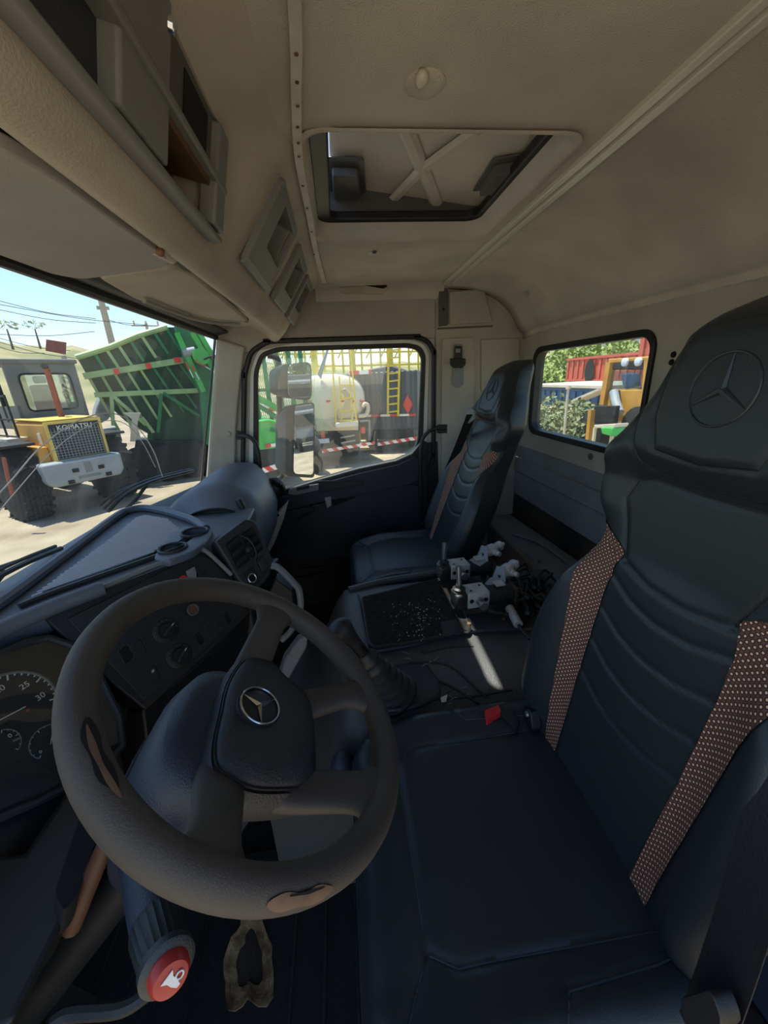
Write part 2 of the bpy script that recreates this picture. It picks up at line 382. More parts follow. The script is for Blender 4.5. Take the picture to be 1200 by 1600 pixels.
# ---- metal edge strip along the front of the headliner, torn loose
tr = thing('trim_1', None, None, (0, .03, ZC), kind='structure')
pp = spline(PP([(458, -60), (460, 0), (463, 80), (463, 160), (466, 240), (474, 290), (484, 340), (494, 395), (507, 443)], z=ZC-.012), 6)
w = .0075
def ribbon(mb, pts, wv, th):
    o = len(mb.v); th = V(th); wv = V(wv)
    for p in pts: mb.v += [p-wv, p+wv, p+wv+th, p-wv+th]
    for i in range(len(pts)-1):
        a = o+i*4; b = a+4
        for k in range(4): mb.f.append((a+k, a+(k+1) % 4, b+(k+1) % 4, b+k))
    mb.f.append((o, o+1, o+2, o+3)); e = o+4*(len(pts)-1); mb.f.append((e+3, e+2, e+1, e)); return mb
ribbon(MB(), pp, (0, w, 0), (0, 0, .003)).build('metal_strip', 'strip_white', tr, smooth=False)
for (a, b) in ((463, 84), (464, 128), (465, 165), (465, 198), (466, 223), (467, 244), (473, 290), (480, 325), (487, 362), (491, 397)):
    MB().lathe(P(a, b, z=ZC-.012), (0, 0, -1), [(0, .003), (.0012, .0028), (.002, .0015)], 8).build('rivet', 'stain_brown', tr)
# ---- rear wall
hole = rrect(.55, -.095, .365, .192, .055)
WO = rrect(0, -.075, 1.05, .285, .002)
WO = rrect(0, -.075, 1.052, .30, .002)
wr = MB().frame([(a, YR, b) for a, b in WO], [(a, YR, b) for a, b in hole], (0, -.03, 0)).build('wall_rear', 'wall_grey', smooth=False); struct(wr)
MB().prism([(1.05, YR+.004, -.372), (-1.05, YR+.004, -.372), (-1.05, YR+.004, -.437), (1.05, YR+.004, -.437)], (0, -.03, 0)).build('panel', 'panel_grey', wr, bevel=.004)
MB().prism([(1.05, YR+.010, -.441), (-1.05, YR+.010, -.441), (-1.05, YR+.012, -.515), (1.05, YR+.012, -.515)], (0, -.03, 0)).build('panel', 'panel_grey', wr, bevel=.005)
MB().prism([(1.05, YR+.006, -.517), (-1.05, YR+.006, -.517), (-1.05, YR+.004, -.645), (1.05, YR+.004, -.645)], (0, -.03, 0)).build('panel', 'panel_grey', wr, bevel=.004)
MB().box((0, YR-.01, -.72), (2.1, .02, .15)).build('bare_sill', 'brown_dirt', wr)
MB().box((0, YR-.0, -1.0), (2.1, .04, .45)).build('lower_board', 'rubber', wr)
MB().lathe(P(923, 713, y=YR+.004), (0, 1, 0), [(0, .012), (.004, .012), (.006, .009)], 14).build('plug', 'hatch_dark', wr)
for a, b in ((1053, 554), (1050, 566)): MB().lathe(P(a, b, y=YR), (0, 1, 0), [(0, .009), (.004, .008)], 8).build('clip_hole', 'hole_black', wr)
w2 = thing('window_2', None, None, (.55, YR, -.29), kind='structure')
g1 = rrect(.55, -.095, .372, .199, .06); g2 = rrect(.55, -.095, .350, .177, .045)
MB().frame([(a, YR+.012, b) for a, b in g1], [(a, YR+.006, b) for a, b in g2], (0, -.045, 0)).build('gasket', 'seal', w2, bevel=.003)
MB().prism([(a, YR-.02, b) for a, b in g2], (0, -.004, 0)).build('pane', 'rear_glass', w2)
# ---- passenger side wall: cant rail above the door, rear quarter trim
wall = MB()
wall.prism([(RX, .53, .42), (RX, -.50, .42), (RX, -.50, .175), (RX, .12, .185), (RX, .35, .15), (RX, .50, .13), (RX, .53, .18)], (.04, 0, 0))
sr = wall.build('wall_right', 'wall_grey', bevel=.006); struct(sr)
MB().prism([(RX, -.50, .38), (RX, YR, .38), (RX, YR, -1.2), (RX, -.50, -1.2)], (.04, 0, 0)).build('quarter_panel', 'wall_grey', sr)
MB().prism(fillet(PP([(691, 530), (741, 527), (741, 640), (728, 700), (690, 745)], x=RX-.012), .012), (.014, 0, 0)).build('raised_panel', 'wall_grey', sr, bevel=.006)
MB().prism(fillet(PP([(752, 530), (812, 528), (812, 612), (752, 612)], x=RX-.009), .010), (.012, 0, 0)).build('raised_panel', 'wall_grey', sr, bevel=.004)
MB().prism(fillet(PP([(703, 455), (757, 450), (770, 503), (703, 507)], x=RX-.022), .012), (.024, 0, 0)).build('raised_panel', 'wall_grey', sr, bevel=.006)
for a, b in ((497, 506), (590, 501)):
    MB().prism(fillet([P(a+i, b+j, x=RX-.003) for i, j in ((-6, -5), (6, -5), (6, 5), (-6, 5))], .004), (.004, 0, 0)).build('cover_cap', 'wall_grey', sr, bevel=.001)
MB().prism(PP([(683, 512), (770, 508), (770, 511), (683, 515)], x=RX-.001), (.003, 0, 0)).build('seam_line', 'hatch_dark', sr, smooth=False)
# black pillar strip beside the door and belt slot
MB().prism(PP([(663, 693), (684, 690), (688, 860), (664, 860)], x=RX-.006), (.01, 0, 0)).build('pillar_strip', 'dash_black', sr, bevel=.003)
wl = MB().prism([(-1.06, -.52, .42), (-1.06, YR-.02, .42), (-1.06, YR-.02, -1.2), (-1.06, -.52, -1.2)], (-.05, 0, 0)).build('wall_left', 'wall_grey', bevel=.006); struct(wl)
MB().prism([(-1.06, .06, .42), (-1.06, -.52, .42), (-1.06, -.52, .30), (-1.06, .06, .30)], (-.05, 0, 0)).build('cant_rail', 'wall_grey', wl)
# ---- passenger A-pillar
tp = MB().prism(PP([(340, 528), (384, 541), (376, 600), (370, 665), (368, 760), (322, 770)], x=1.035), (.05, .02, 0)).build('trim_3', 'wall_grey', bevel=.012, seg=3); struct(tp)
MB().lathe(P(356, 678, x=1.032), (-1, 0, 0), [(0, .014), (.003, .013), (.004, .010)], 16).build('cap', 'wall_grey', tp)
# ---- windscreen: raked and slightly bowed
def ws(u, v, off=0.0):
    x = lerp(-1.12, 1.045, u); bow = .10*(1-(x/1.05)**2)*v
    return V((x, lerp(.53, .735, v)+bow+off, lerp(.215, -.50, v)))
w1 = thing('window_1', None, None, (0, .75, -.5), kind='structure')
MB().grid(lambda u, v: ws(u, v), 24, 10).build('pane', 'windscreen_glass', w1)
rim = [ws(u/24, 0) for u in range(25)]
MB().tube(rim, .013, 8).build('seal', 'seal', w1)
MB().tube([ws(1, v/10) for v in range(11)], .006, 8).build('seal', 'hatch_dark', w1)
MB().tube([ws(u/24, 1) for u in range(25)], .02, 8).build('seal', 'seal', w1)
# header trim above the glass (dark band and beige strip)
mb = MB().grid(lambda u, v: (lerp(-1.12, 1.04, u), lerp(.535, .47, v), lerp(.222, .235, v)), 8, 2); mb.build('header_band', 'dash_black', w1, solid=.012)
# sun glint on the wiper's scratches, drawn as white arcs on the glass
def ws_hit(px, py):
    p = P(px, py, y=.62)
    for _ in range(12):
        v = (.215-p.z)/.715; p = P(px, py, y=lerp(.53, .735, v)+.10*(1-(p.x/1.05)**2)*v-.004)
    return p
for pts, r in ((((-20, 790), (20, 748), (60, 702), (110, 664), (150, 648), (185, 648), (215, 668), (240, 705), (254, 745)), .0016),
               (((-15, 815), (30, 762), (75, 712), (120, 676), (160, 658), (195, 662), (222, 690), (243, 730)), .0011)):
    MB().tube(spline([ws_hit(a, b) for a, b in pts], 6), r, 5).build('scratch_glint', 'white_print_and_glint', w1)
# ---- passenger door
d1 = thing('door_1', None, None, (RX, 0, -1.15), kind='structure')
GL = [(404, 760), (402, 582), (411, 557), (435, 549), (638, 543), (653, 547), (659, 560), (653, 690), (644, 707), (619, 718), (495, 750), (448, 763)]
FR = [(388, 775), (391, 579), (402, 547), (432, 536), (641, 530), (662, 536), (671, 551), (667, 700), (660, 715), (630, 735), (495, 768), (440, 785)]
BK = [(372, 790), (376, 590), (385, 552), (408, 532), (657, 523), (674, 532), (683, 550), (683, 720), (680, 740), (640, 760), (495, 800), (440, 800)]
PP0 = PP
def PP(pts, **k):
    return fillet(PP0(pts, **k), .03, 4) if len(pts) == 12 else PP0(pts, **k)
gl = PP(GL, x=RX+.03); fr = PP(FR, x=RX+.015); bk = PP(BK, x=RX-.004); sl = [a.lerp(b, .35) for a, b in zip(PP(GL, x=RX+.018), PP(FR, x=RX+.018))]
MB().prism(PP(GL, x=RX+.032), (.004, 0, 0)).build('pane', 'door_glass', d1, smooth=False)
MB().frame(PP(FR, x=RX+.006), PP(GL, x=RX+.006), (.03, 0, 0)).build('window_frame', 'white_paint', d1, bevel=.003)
jc = (530, 660)
MB().frame(PP([(jc[0]+(a-jc[0])*1.16, jc[1]+(b-jc[1])*1.22) for a, b in FR[:9]]+BK[9:], x=RX+.022), PP([(jc[0]+(a-jc[0])*.99, jc[1]+(b-jc[1])*.99) for a, b in FR], x=RX+.022), (.018, 0, 0)).build('door_jamb', 'white_paint', d1, smooth=False)
MB().frame([a.lerp(b, .55) for a, b in zip(PP(GL, x=RX+.0), PP(FR, x=RX+.0))], PP(GL, x=RX+.002), (.03, 0, 0)).build('glass_seal', 'seal', d1, bevel=.003)
MB().tube(spline([a.lerp(b, .6) for a, b in zip(PP(FR, x=RX), bk)][:45], 2), .012, 8).build('door_seal', 'seal', d1)
PP = PP0
LP = [(370, 770), (395, 772), (430, 772), (445, 765), (500, 748), (560, 731), (618, 719), (643, 708), (660, 690), (668, 690), (672, 840), (660, 1000), (420, 1000), (380, 900)]
lp = MB().prism(PP(LP, x=RX-.03), (.05, 0, 0)).build('lower_panel', 'door_black', d1, bevel=.01, seg=3)
# moulded upper sill following the window line
MB().prism(fillet(PP([(420, 783), (450, 775), (500, 757), (560, 741), (622, 727), (650, 714), (664, 720), (664, 745), (640, 757), (560, 775), (500, 785), (440, 800)], x=RX-.05), .01), (.03, 0, 0)).build('sill_moulding', 'door_blue', d1, bevel=.008, seg=3)
MB().prism(fillet(PP([(440, 800), (500, 787), (565, 772), (640, 756), (660, 760), (664, 830), (630, 850), (560, 870), (470, 880), (430, 870)], x=RX-.043), .015), (.03, 0, 0)).build('card', 'door_blue', d1, bevel=.008, seg=3)
MB().prism(fillet(PP([(452, 764), (498, 757), (498, 766), (460, 774), (450, 772)], x=RX-.055), .004), (.02, 0, 0)).build('switch_plate', 'panel_grey', d1, bevel=.002)
MB().prism(fillet(PP([(463, 762), (483, 758), (483, 763), (464, 767)], x=RX-.062), .003), (.01, 0, 0)).build('window_switch', 'dash_black', d1, bevel=.002)
MB().prism(fillet(PP([(497, 752), (568, 751), (566, 757), (550, 760), (500, 770)], x=RX-.057), .004), (.02, 0, 0)).build('armrest', 'dash_black', d1, bevel=.003)
MB().prism(PP([(507, 778), (517, 776), (518, 790), (511, 794)], x=RX-.055), (.012, 0, 0)).build('door_release', 'silver_plate', d1, bevel=.002)
MB().prism(fillet(PP([(517, 776), (558, 770), (556, 777), (540, 784), (520, 791)], x=RX-.047), .004), (.006, 0, 0)).build('handle_recess', 'hole_black', d1, smooth=False)
MB().tube(spline(PP([(460, 815), (475, 806), (490, 797), (480, 790)], x=RX-.048), 5), .008, 8).build('pull_handle', 'door_black', d1)
MB().tube(spline(PP([(470, 890), (520, 883), (590, 862), (640, 838), (662, 815)], x=RX-.045), 6), .004, 6).build('pocket_edge', 'door_blue', d1)
MB().tube(spline(PP([(455, 905), (500, 897), (540, 880)], x=RX-.045), 6), .004, 6).build('pocket_edge', 'door_blue', d1)
# ================================================================== OVERHEAD
# ---- roof hatch: tipped open at its front edge, hinged behind, with deep skirts on the other three sides
CXH, CYH = (HX0+HX1)/2, (HY0+HY1)/2
rh = thing('roof_hatch', 'grey roof hatch lid with crossed ribs and black rubber seal in the ceiling', 'roof hatch', (CXH, CYH, ZC))
def hz(y): return lerp(.475, .53, (y-HY0)/(HY1-HY0))       # lid height rises to the front
MB().prism([(HX0+.0, HY0-.0, hz(HY0)), (HX1-.0, HY0-.0, hz(HY0)), (HX1-.0, -.030, hz(HY1)), (HX0+.0, -.030, hz(HY1))], (0, 0, .012)).build('lid', 'hatch_grey', rh, bevel=.003)
for a, b in ((HX0, HX0-.012), (HX1, HX1+.012)):
    MB().prism([(a, HY0-.01, .45), (a, HY1-.06, .45), (a, HY1+.02, .49), (a, HY1+.02, hz(HY1)+.012), (a, HY0-.01, hz(HY0)+.012)], (b-a, 0, 0)).build('skirt', 'hatch_dark', rh)
MB().box((CXH, HY0-.008, .475), (HX1-HX0+.02, .014, .06)).build('skirt', 'hatch_dark', rh)
s1 = rrect(CXH, CYH, (HX1-HX0)/2-.006, (HY1-HY0)/2-.006, .04); s2 = rrect(CXH, CYH-.012, (HX1-HX0)/2-.020, (HY1-HY0)/2-.034, .03)
MB().frame([(a, b, .436) for a, b in s1], [(a, b, .440) for a, b in s2], (0, 0, .022)).build('rubber_seal', 'seal', rh, bevel=.004)
def rib(a, b):
    a = V((a[0], a[1], hz(a[1])-.003)); b = V((b[0], b[1], hz(b[1])-.003)); d = (b-a).normalized(); s = V((-d.y, d.x, 0))*.013
    return MB().add([a-s*1.4, a+s*1.4, b+s*1.4, b-s*1.4, a-s*.6+V((0, 0, -.008)), a+s*.6+V((0, 0, -.008)), b+s*.6+V((0, 0, -.008)), b-s*.6+V((0, 0, -.008))],
                    [(0, 1, 2, 3), (4, 7, 6, 5), (0, 4, 5, 1), (1, 5, 6, 2), (2, 6, 7, 3), (3, 7, 4, 0)])
hp = lambda a, b: P(a, b, pl=((0, HY0, .475), (0, -(.055)/(HY1-HY0), 1)))
rib(hp(630, 190), hp(684, 322)).build('rib', 'hatch_grey', rh, smooth=False)
rib(hp(745, 200), hp(664, 258)).build('rib', 'hatch_grey', rh, smooth=False)
rib(hp(660, 262), hp(600, 325)).build('rib', 'hatch_grey', rh, smooth=False)
for pts in (((505, 240), (568, 242), (572, 296), (556, 302), (510, 300)), ((770, 243), (822, 234), (775, 290), (738, 294))):
    q = [hp(a, b)+V((0, 0, -.004)) for a, b in pts]
    hd = MB().prism(fillet(q, .008), (0, 0, -.004)).build('grip_surround', 'hatch_dark', rh, bevel=.002)
    c = sum(q, V())/len(q); q2 = [c+(k-c)*.68+V((0, 0, -.004)) for k in q]
    MB().prism(fillet(q2, .008), (0, 0, -.022)).build('grip', 'hatch_dark', hd, bevel=.004)
# ---- small fittings in the ceiling
lm = thing('ceiling_lamp', 'small round beige reading lamp in the ceiling between strip and hatch', 'lamp', P(664, 128, z=ZC))
c = P(664, 130, z=ZC)
MB().lathe(c, (0, 0, -1), [(-.004, .030), (.002, .030), (.006, .024), (.007, .017)], 24).build('dish', 'headliner', lm)
MB().ball(P(659, 123, z=ZC-.008), (.013, .010, .009), 14, 8).build('lens', 'lamp_lens', lm)
lm = thing('ceiling_screw', 'small dark metal screw cap in ceiling between hatch and side vent', 'screw cap', P(583, 395, z=ZC))
MB().lathe(P(583, 395, z=ZC), (0, 0, -1), [(-.002, .017), (.002, .016), (.003, .011)], 16).build('washer', 'hatch_grey', lm)
MB().lathe(P(585, 394, z=ZC-.003), (0, 0, -1), [(0, .009), (.004, .006)], 10).build('screw_head', 'hatch_dark', lm)
lm = thing('ceiling_vent', 'tan slot cover hanging loose from ceiling edge above the passenger door', 'vent', P(568, 455, x=1.0))
MB().prism(PP([(531, 449), (604, 444), (606, 450), (600, 459), (534, 458)], x=1.0), (.012, 0, .0)).build('cover', 'console_beige', lm, bevel=.002)
MB().prism(PP([(570, 446), (605, 444), (604, 449), (598, 451)], x=.998), (.006, 0, 0)).build('gap', 'hole_black', lm, smooth=False)
# ---- overhead console: beige body with a long open tray and two square bins
oc = thing('overhead_console', 'beige overhead console with grey bins above the sun visors', 'console', (0, .25, .2))
def csec(x):
    """section of the console at x: from the ceiling down the face, round the lip and forward to the header"""
    k = sm(-.16, -.06, x)                                   # 0 on the driver's tray section, 1 on the bins section
    face = [(lerp(.060, .035, k), .402), (lerp(.085, .050, k), .392), (lerp(.135, .080, k), .375), (lerp(.160, .10, k), .345), (lerp(.170, .132, k), .30), (lerp(.185, .172, k), .252), (lerp(.195, .192, k), .225)]
    lip = [(.200, .212), (.212, .200), (.228, .195), (.245, .200), (.258, .212), (.27, .23)]
    rest = [(.33, .262), (.47, .262), (.56, .25), (.60, .28), (.60, .42), (.06, .42)]
    return [V((x, a, b)) for a, b in face+lip+rest]
xs = [-1.12+.06*i for i in range(15)]+[-.2, -.16, -.13, -.1, -.07, -.04, 0, .1, .25, .4, .6, .8, .93, .98, 1.02]
xs[-1] = 1.06
def cs2(x):
    r = csec(x)
    if x > .93:                                            # end of the console turns down to the pillar
        t = (x-.93)/.09
        r = [V((p.x, p.y+.03*t, p.z-.01*t)) for p in r]
    return r
MB().loft([cs2(x) for x in xs]).build('body', 'console_beige', oc, ang=50)
def console_pl(pa, pb):
    """plane along x through two (y,z) points"""
    d = V((0, pb[0]-pa[0], pb[1]-pa[1])); return ((0, pa[0], pa[1]), V((1, 0, 0)).cross(d))
# long tray: grey frame
A0, A1 = (.180, .232), (.150, .352)
def fA(x, t, off=0.0):
    n = V((0, -(A1[1]-A0[1]), (A1[0]-A0[0]))).normalized()
    return V((x, lerp(A0[0], A1[0], t), lerp(A0[1], A1[1], t)))+n*off
def box_on(fn, x0, x1, t0, t1, o0, o1):
    q = [fn(x0, t0, o0), fn(x1, t0, o0), fn(x1, t1, o0), fn(x0, t1, o0)]; return MB().prism(q, fn(x0, t0, o1)-fn(x0, t0, o0))
body = [o for o in oc.children if o.name.startswith('body')][0]
cut(body, box_on(fA, -1.30, -.205, .02, 1.14, -.15, .10))
tf = box_on(fA, -1.12, -.175, -.06, .015, -.012, .013).build('tray_frame', 'tray_grey', oc, bevel=.003)
box_on(fA, -1.12, -.175, .50, .58, -.13, .016).build('divider', 'tray_grey', tf, bevel=.003)
box_on(fA, -.385, -.225, .44, .499, -.06, .004).build('bin_lining', 'stain_brown', tf, smooth=False)
box_on(fA, -.222, -.175, .06, 1.10, -.012, .014).build('end_post', 'tray_grey', tf, bevel=.004)
box_on(fA, -.49, -.385, .06, 1.2, -.13, .010).build('post', 'tray_grey', tf, bevel=.004)
box_on(fA, -.385, -.215, .58, 1.14, -.05, .002).build('upper_bin_face', 'hatch_dark', tf, bevel=.003)
ub = box_on(fA, -.330, -.245, .68, 1.04, -.01, .0035).build('opening', 'hole_black', tf, smooth=False)
box_on(fA, -.385, -.205, .02, .52, -.146, -.055).build('bin_back', 'stain_brown', tf, smooth=False)
box_on(fA, -.385, -.205, .02, .05, -.14, -.0).build('bin_floor', 'stain_brown', tf, smooth=False)
box_on(fA, -.27, -.225, .05, .24, -.055, -.025).build('loose_bracket', 'rust_brown', tf, bevel=.002)
box_on(fA, -1.12, -.49, .02, 1.2, -.148, -.008).build('bin_back', 'dash_dark', tf, smooth=False)
box_on(fA, -1.12, -.50, .62, .66, -.02, -.002).build('shelf_rail', 'dash_black', tf, bevel=.002)
MB().lathe(P(264, 38, y=.12), (.2, -1, -.3), [(0, .006), (.004, .006), (.006, .003)], 12).build('screw', 'chrome', tf)
# square bins
B0, B1 = (.178, .246), (.080, .390)
def fB(x, t, off=0.0):
    n = V((0, -(B1[1]-B0[1]), (B1[0]-B0[0]))).normalized()
    return V((x, lerp(B0[0], B1[0], t), lerp(B0[1], B1[1], t)))+n*off
def bin_(x0, x1, hx0, hx1, t0, t1, o=.004):
    out = [fB(x0, 0, o), fB(x1, 0, o), fB(x1, .97, o), fB(x0, .97, o)]; inn = [fB(hx0, t0, o), fB(hx1, t0, o), fB(hx1, t1, o), fB(hx0, t1, o)]
    fo = fillet(out, .010, 4); fi = fillet(inn, .012, 4); d = fB(0, 0, .016)-fB(0, 0, 0)
    cut(body, MB().prism([p+d*.5 for p in fi], -d*3.6))
    b = MB().frame(fo, fi, d).build('bin_frame', 'tray_grey', oc, bevel=.003)
    fi2 = [p for p in fi]; c = sum(fi2, V())/len(fi2)
    MB().loft([[p+d*.1 for p in fi2], [c+(p-c)*.97-d*2.9 for p in fi2]], cap=False).build('bin_wall', 'tray_grey', b)
    MB().prism([c+(p-c)*.99-d*2.8 for p in fi2], -d*.1).build('bin_back', 'hatch_dark', b, smooth=False)
    return b
b = bin_(-.02, .262, .065, .235, .36, .88)
bin_(.36, .62, .42, .60, .30, .85)
bin_(.70, .93, .74, .91, .30, .85)
MB().prism([fB(-.02, -.02, .016), fB(.262, -.02, .016), fB(.262, .07, .024), fB(-.02, .07, .024)], fB(0, 0, .0)-fB(0, 0, .010)).build('bin_lip', 'panel_grey', b, bevel=.002)
# ---- sun visors
def visor(name, label, pts, z0, mt, th=-.022):
    v = thing(name, label, 'sun visor', P(*pts[0], z=z0), 'sun visors above the windscreen')
    MB().prism(fillet(PP(pts, z=z0), .03), (0, 0, -th*.7)).build('pad', mt, v, bevel=.008, seg=3)
    return v
v1 = visor('sun_visor', 'large grey sun visor above the windscreen on the driver side', [(-40, 212), (85, 278), (200, 362), (252, 396), (268, 410), (252, 420), (130, 437), (85, 430), (-40, 385)], .196, 'visor_grey')
MB().cyl(P(238, 386, z=.205), P(268, 402, z=.205), .010, 10).build('pivot', 'strip_white', v1)
MB().ball(P(250, 393, z=.196), .007, 8, 6).build('rusty_screw', 'stain_brown', v1)
MB().cyl(P(110, 262, z=.215), P(128, 272, z=.215), .008, 8).build('clip', 'stain_brown', v1)
v2 = visor('sun_visor', 'beige sun visor above the windscreen on the passenger side', [(150, 434), (268, 418), (300, 428), (345, 465), (388, 502), (368, 507), (300, 497), (210, 468)], .214, 'console_beige')
MB().ball(P(297, 496, z=.208), .008, 8, 6).build('rusty_screw', 'stain_brown', v2)
MB().tube(spline(PP([(225, 470), (262, 484), (300, 497), (340, 505), (375, 507)], z=.206), 5), .006, 6).build('edge_piping', 'visor_grey', v2)
# black visor rod, extended to paint the shade of the gap under the console lip
MB().tube(PP([(-60, 150), (0, 188), (120, 272), (200, 335), (262, 388), (300, 425), (350, 470), (385, 500)], z=.226), .010, 8).build('spindle_and_gap_shade', 'dash_black', v2)
# ================================================================== DASHBOARD
ZD = -.42
QA, QB = V((.063, .412, ZD)), V((-.246, .677, ZD))
QE = (QA-QB).normalized(); QH = V((QE.y, -QE.x, 0)); QD = QH*.45+V((0, 0, -1))*math.sqrt(1-.45**2)
QN = QD.cross(QE).normalized()
if QN.dot(CAM-QA) < 0: QN = -QN
def Q(e, d, o=0.0): return QB+QE*e+QD*d+QN*o
QPL = (QB, QN)
def PQ(px, py, o=0.0): return P(px, py, pl=(QB+QN*o, QN))
db = thing('dashboard', 'dark blue-grey truck dashboard with switch panel and ribbed top tray', 'dashboard', (0, .6, -1.2))
# top deck: polygon at ZD, body goes down behind
top = PP([(-60, 1020), (0, 985), (160, 920), (310, 860), (345, 838)], z=ZD)+[V((.20, .335, ZD)), V((.30, .325, ZD)), V((.42, .33, ZD)), V((.50, .55, ZD)), V((.56, .80, ZD)), V((.35, .84, ZD)), V((-.1, .85, ZD)), V((-.6, .83, ZD)), V((-1.05, .76, ZD)), V((-1.05, .70, ZD)), V((-.5, .69, ZD))]
deck = MB().prism(top, (0, 0, -.05)).build('deck', 'dash_blue', db, bevel=.008, seg=3)
# front fill down to the windscreen base
MB().prism([(-1.1, .74, -.44), (-.6, .83, -.44), (0, .86, -.44), (.5, .83, -.44), (1.0, .68, -.44), (1.0, .66, -.6), (0, .72, -.6), (-1.1, .66, -.6)][:5]+[V((1.0, .60, -.44)), V((0, .7, -.44)), V((-1.1, .66, -.44))], (0, 0, -.3)).build('cowl', 'dash_black', db)
# ribbed mat lying in the tray
tp = PP([(42, 940), (180, 838), (212, 811), (226, 806), (262, 812), (282, 828), (262, 846), (240, 865), (150, 898), (80, 922)], z=ZD+.004)
cmin = V((min(p.x for p in tp), min(p.y for p in tp), 0)); cmax = V((max(p.x for p in tp), max(p.y for p in tp), 0))
def inside(x, y, poly):
    r = False; j = len(poly)-1
    for i in range(len(poly)):
        a, b = poly[i], poly[j]
        if (a.y > y) != (b.y > y) and x < (b.x-a.x)*(y-a.y)/(b.y-a.y)+a.x: r = not r
        j = i
    return r
MB().prism(tp, (0, 0, .003)).build('tray_mat', 'tray_mat', db, smooth=False)
rb = 0; q = P(150, 898, z=ZD); rdir = (P(240, 865, z=ZD)-P(80, 922, z=ZD)).normalized(); rper = V((-rdir.y, rdir.x, 0))
ribs = MB()
for i in range(-40, 80):                                   # each rib follows the near edge of the tray
    o = q+rper*(i*.0115); run = []
    for k in range(-200, 300):
        p = o+rdir*(k*.003)
        if inside(p.x, p.y, tp): run.append(V((p.x, p.y, ZD+.007)))
    if len(run) > 2: ribs.tube([run[0], run[-1]], .0032, 6)
ro = ribs.build('tray_ribs', 'tray_rib', db); ro['kind'] = 'stuff'
# raised rim of the tray
MB().tube(spline(PP([(-30, 962), (20, 928), (100, 868), (180, 808), (200, 798), (225, 794), (262, 800), (300, 812), (322, 826)], z=ZD+.01), 6), .013, 8, sq=1.0).build('tray_rim', 'dash_blue', db)
MB().tube(spline(PP([(30, 948), (80, 928), (150, 903), (250, 868), (300, 850)], z=ZD+.004), 5), .008, 8).build('tray_rim', 'dash_dark', db)
# loose torn scrap on the mat
# cup holder: block with two round wells
chp = PP([(240, 872), (247, 856), (268, 832), (288, 822), (322, 822), (332, 828), (322, 846), (300, 862), (262, 876)], z=ZD+.014)
ch = MB().prism(fillet(chp, .012), (0, 0, -.02)).build('cup_holder', 'dash_blue', db, bevel=.005, seg=3)
WELLS = []
for (a, b, r) in ((304, 832, .036), (270, 857, .034)):
    c = P(a, b, z=ZD+.0148)
    WELLS.append((c, r)); MB().lathe(c, (0, 0, 1), [(-.052, r*.9), (-.050, r*.9)], 24).build('well_floor', 'hole_black', ch)
    MB().tube([c+V((math.cos(t)*r, math.sin(t)*r, .002)) for t in [2*math.pi*k/24 for k in range(24)]], .004, 6, closed=True).build('well_rim', 'dash_dark', ch)
c0, c1 = P(304, 832, z=ZD+.0155), P(270, 857, z=ZD+.0155)
for o_ in (ch, deck):
    cut(o_, *[MB().lathe(c-V((0, 0, .055)), (0, 0, 1), [(0, r*.9), (.08, r)], 24) for c, r in WELLS], MB().bar(c0, c1, .030, .09))
# hood edge that runs along the top of the switch panel and over the instruments
he = MB(); pts = spline(PP([(-40, 1010), (0, 985), (80, 950), (160, 919)], z=ZD+.006), 5); he.tube(pts, .017, 10); he.build('hood_roll', 'dash_blue', db)
MB().tube(spline(PP([(160, 918), (230, 888), (300, 862), (318, 863), (330, 878), (352, 905)], z=ZD+.004)[:3]+[Q(.405, -.006), Q(.425, .01), Q(.445, .055), Q(.462, .10)], 5), .006, 8).build('hood_roll', 'panel_grey', db)
# centre stack body with the switch panel plane
sp = [Q(.06, -.005), Q(.43, -.005), Q(.455, .05), Q(.475, .16), Q(.465, .225), Q(.30, .262), Q(.145, .29), Q(.10, .16)]
cs = MB().prism([p-QN*.004 for p in sp], -QN*.16).build('centre_stack', 'dash_black', db, bevel=.005)
MB().prism([p+QN*.001 for p in [Q(.095, .03), Q(.40, .008), Q(.425, .03), Q(.445, .09), Q(.46, .17), Q(.45, .21), Q(.29, .248), Q(.15, .268)]], -QN*.01).build('switch_panel', 'panel_black', cs, bevel=.002)
# vents block, right of the panel
vb = MB().prism(fillet([Q(.455, -.005, .012), Q(.575, -.035, .012), Q(.60, -.02, .012), Q(.60, .12, .012), Q(.565, .155, .012), Q(.485, .18, .012), Q(.468, .12, .012)], .012), -QN*.17).build('vent_block', 'dash_dark', db, bevel=.006, seg=3)
def louvre(e0, e1, d0, d1, par):
    v = MB().prism(fillet([Q(e0, d0, .0135), Q(e1, d0-.012, .0135), Q(e1, d1-.012, .0135), Q(e0, d1, .0135)], .008), -QN*.003).build('vent_opening', 'hole_black', par, smooth=False)
    for k in range(3):
        t = (k+.5)/3; d = lerp(d0, d1, t)
        M = MB().prism(fillet([Q(e0+.004, d-.008, .018), Q(e1-.004, d-.020, .018), Q(e1-.004, d-.006, .010), Q(e0+.004, d+.006, .010)], .004), QN*.003); M.build('vent_slat', 'dash_dark', v, bevel=.0015)
    return v
lv = louvre(.478, .528, .012, .095, vb); lv2 = louvre(.534, .584, .004, .082, vb)
MB().ball(Q(.531, .055, .022), .012, 12, 8).build('vent_wheel', 'dash_black', vb)
MB().tube(spline([Q(.528, .005, .02), Q(.545, .03, .026), Q(.548, .07, .026), Q(.535, .095, .02)], 5), .003, 6).build('cable', 'seal', vb)
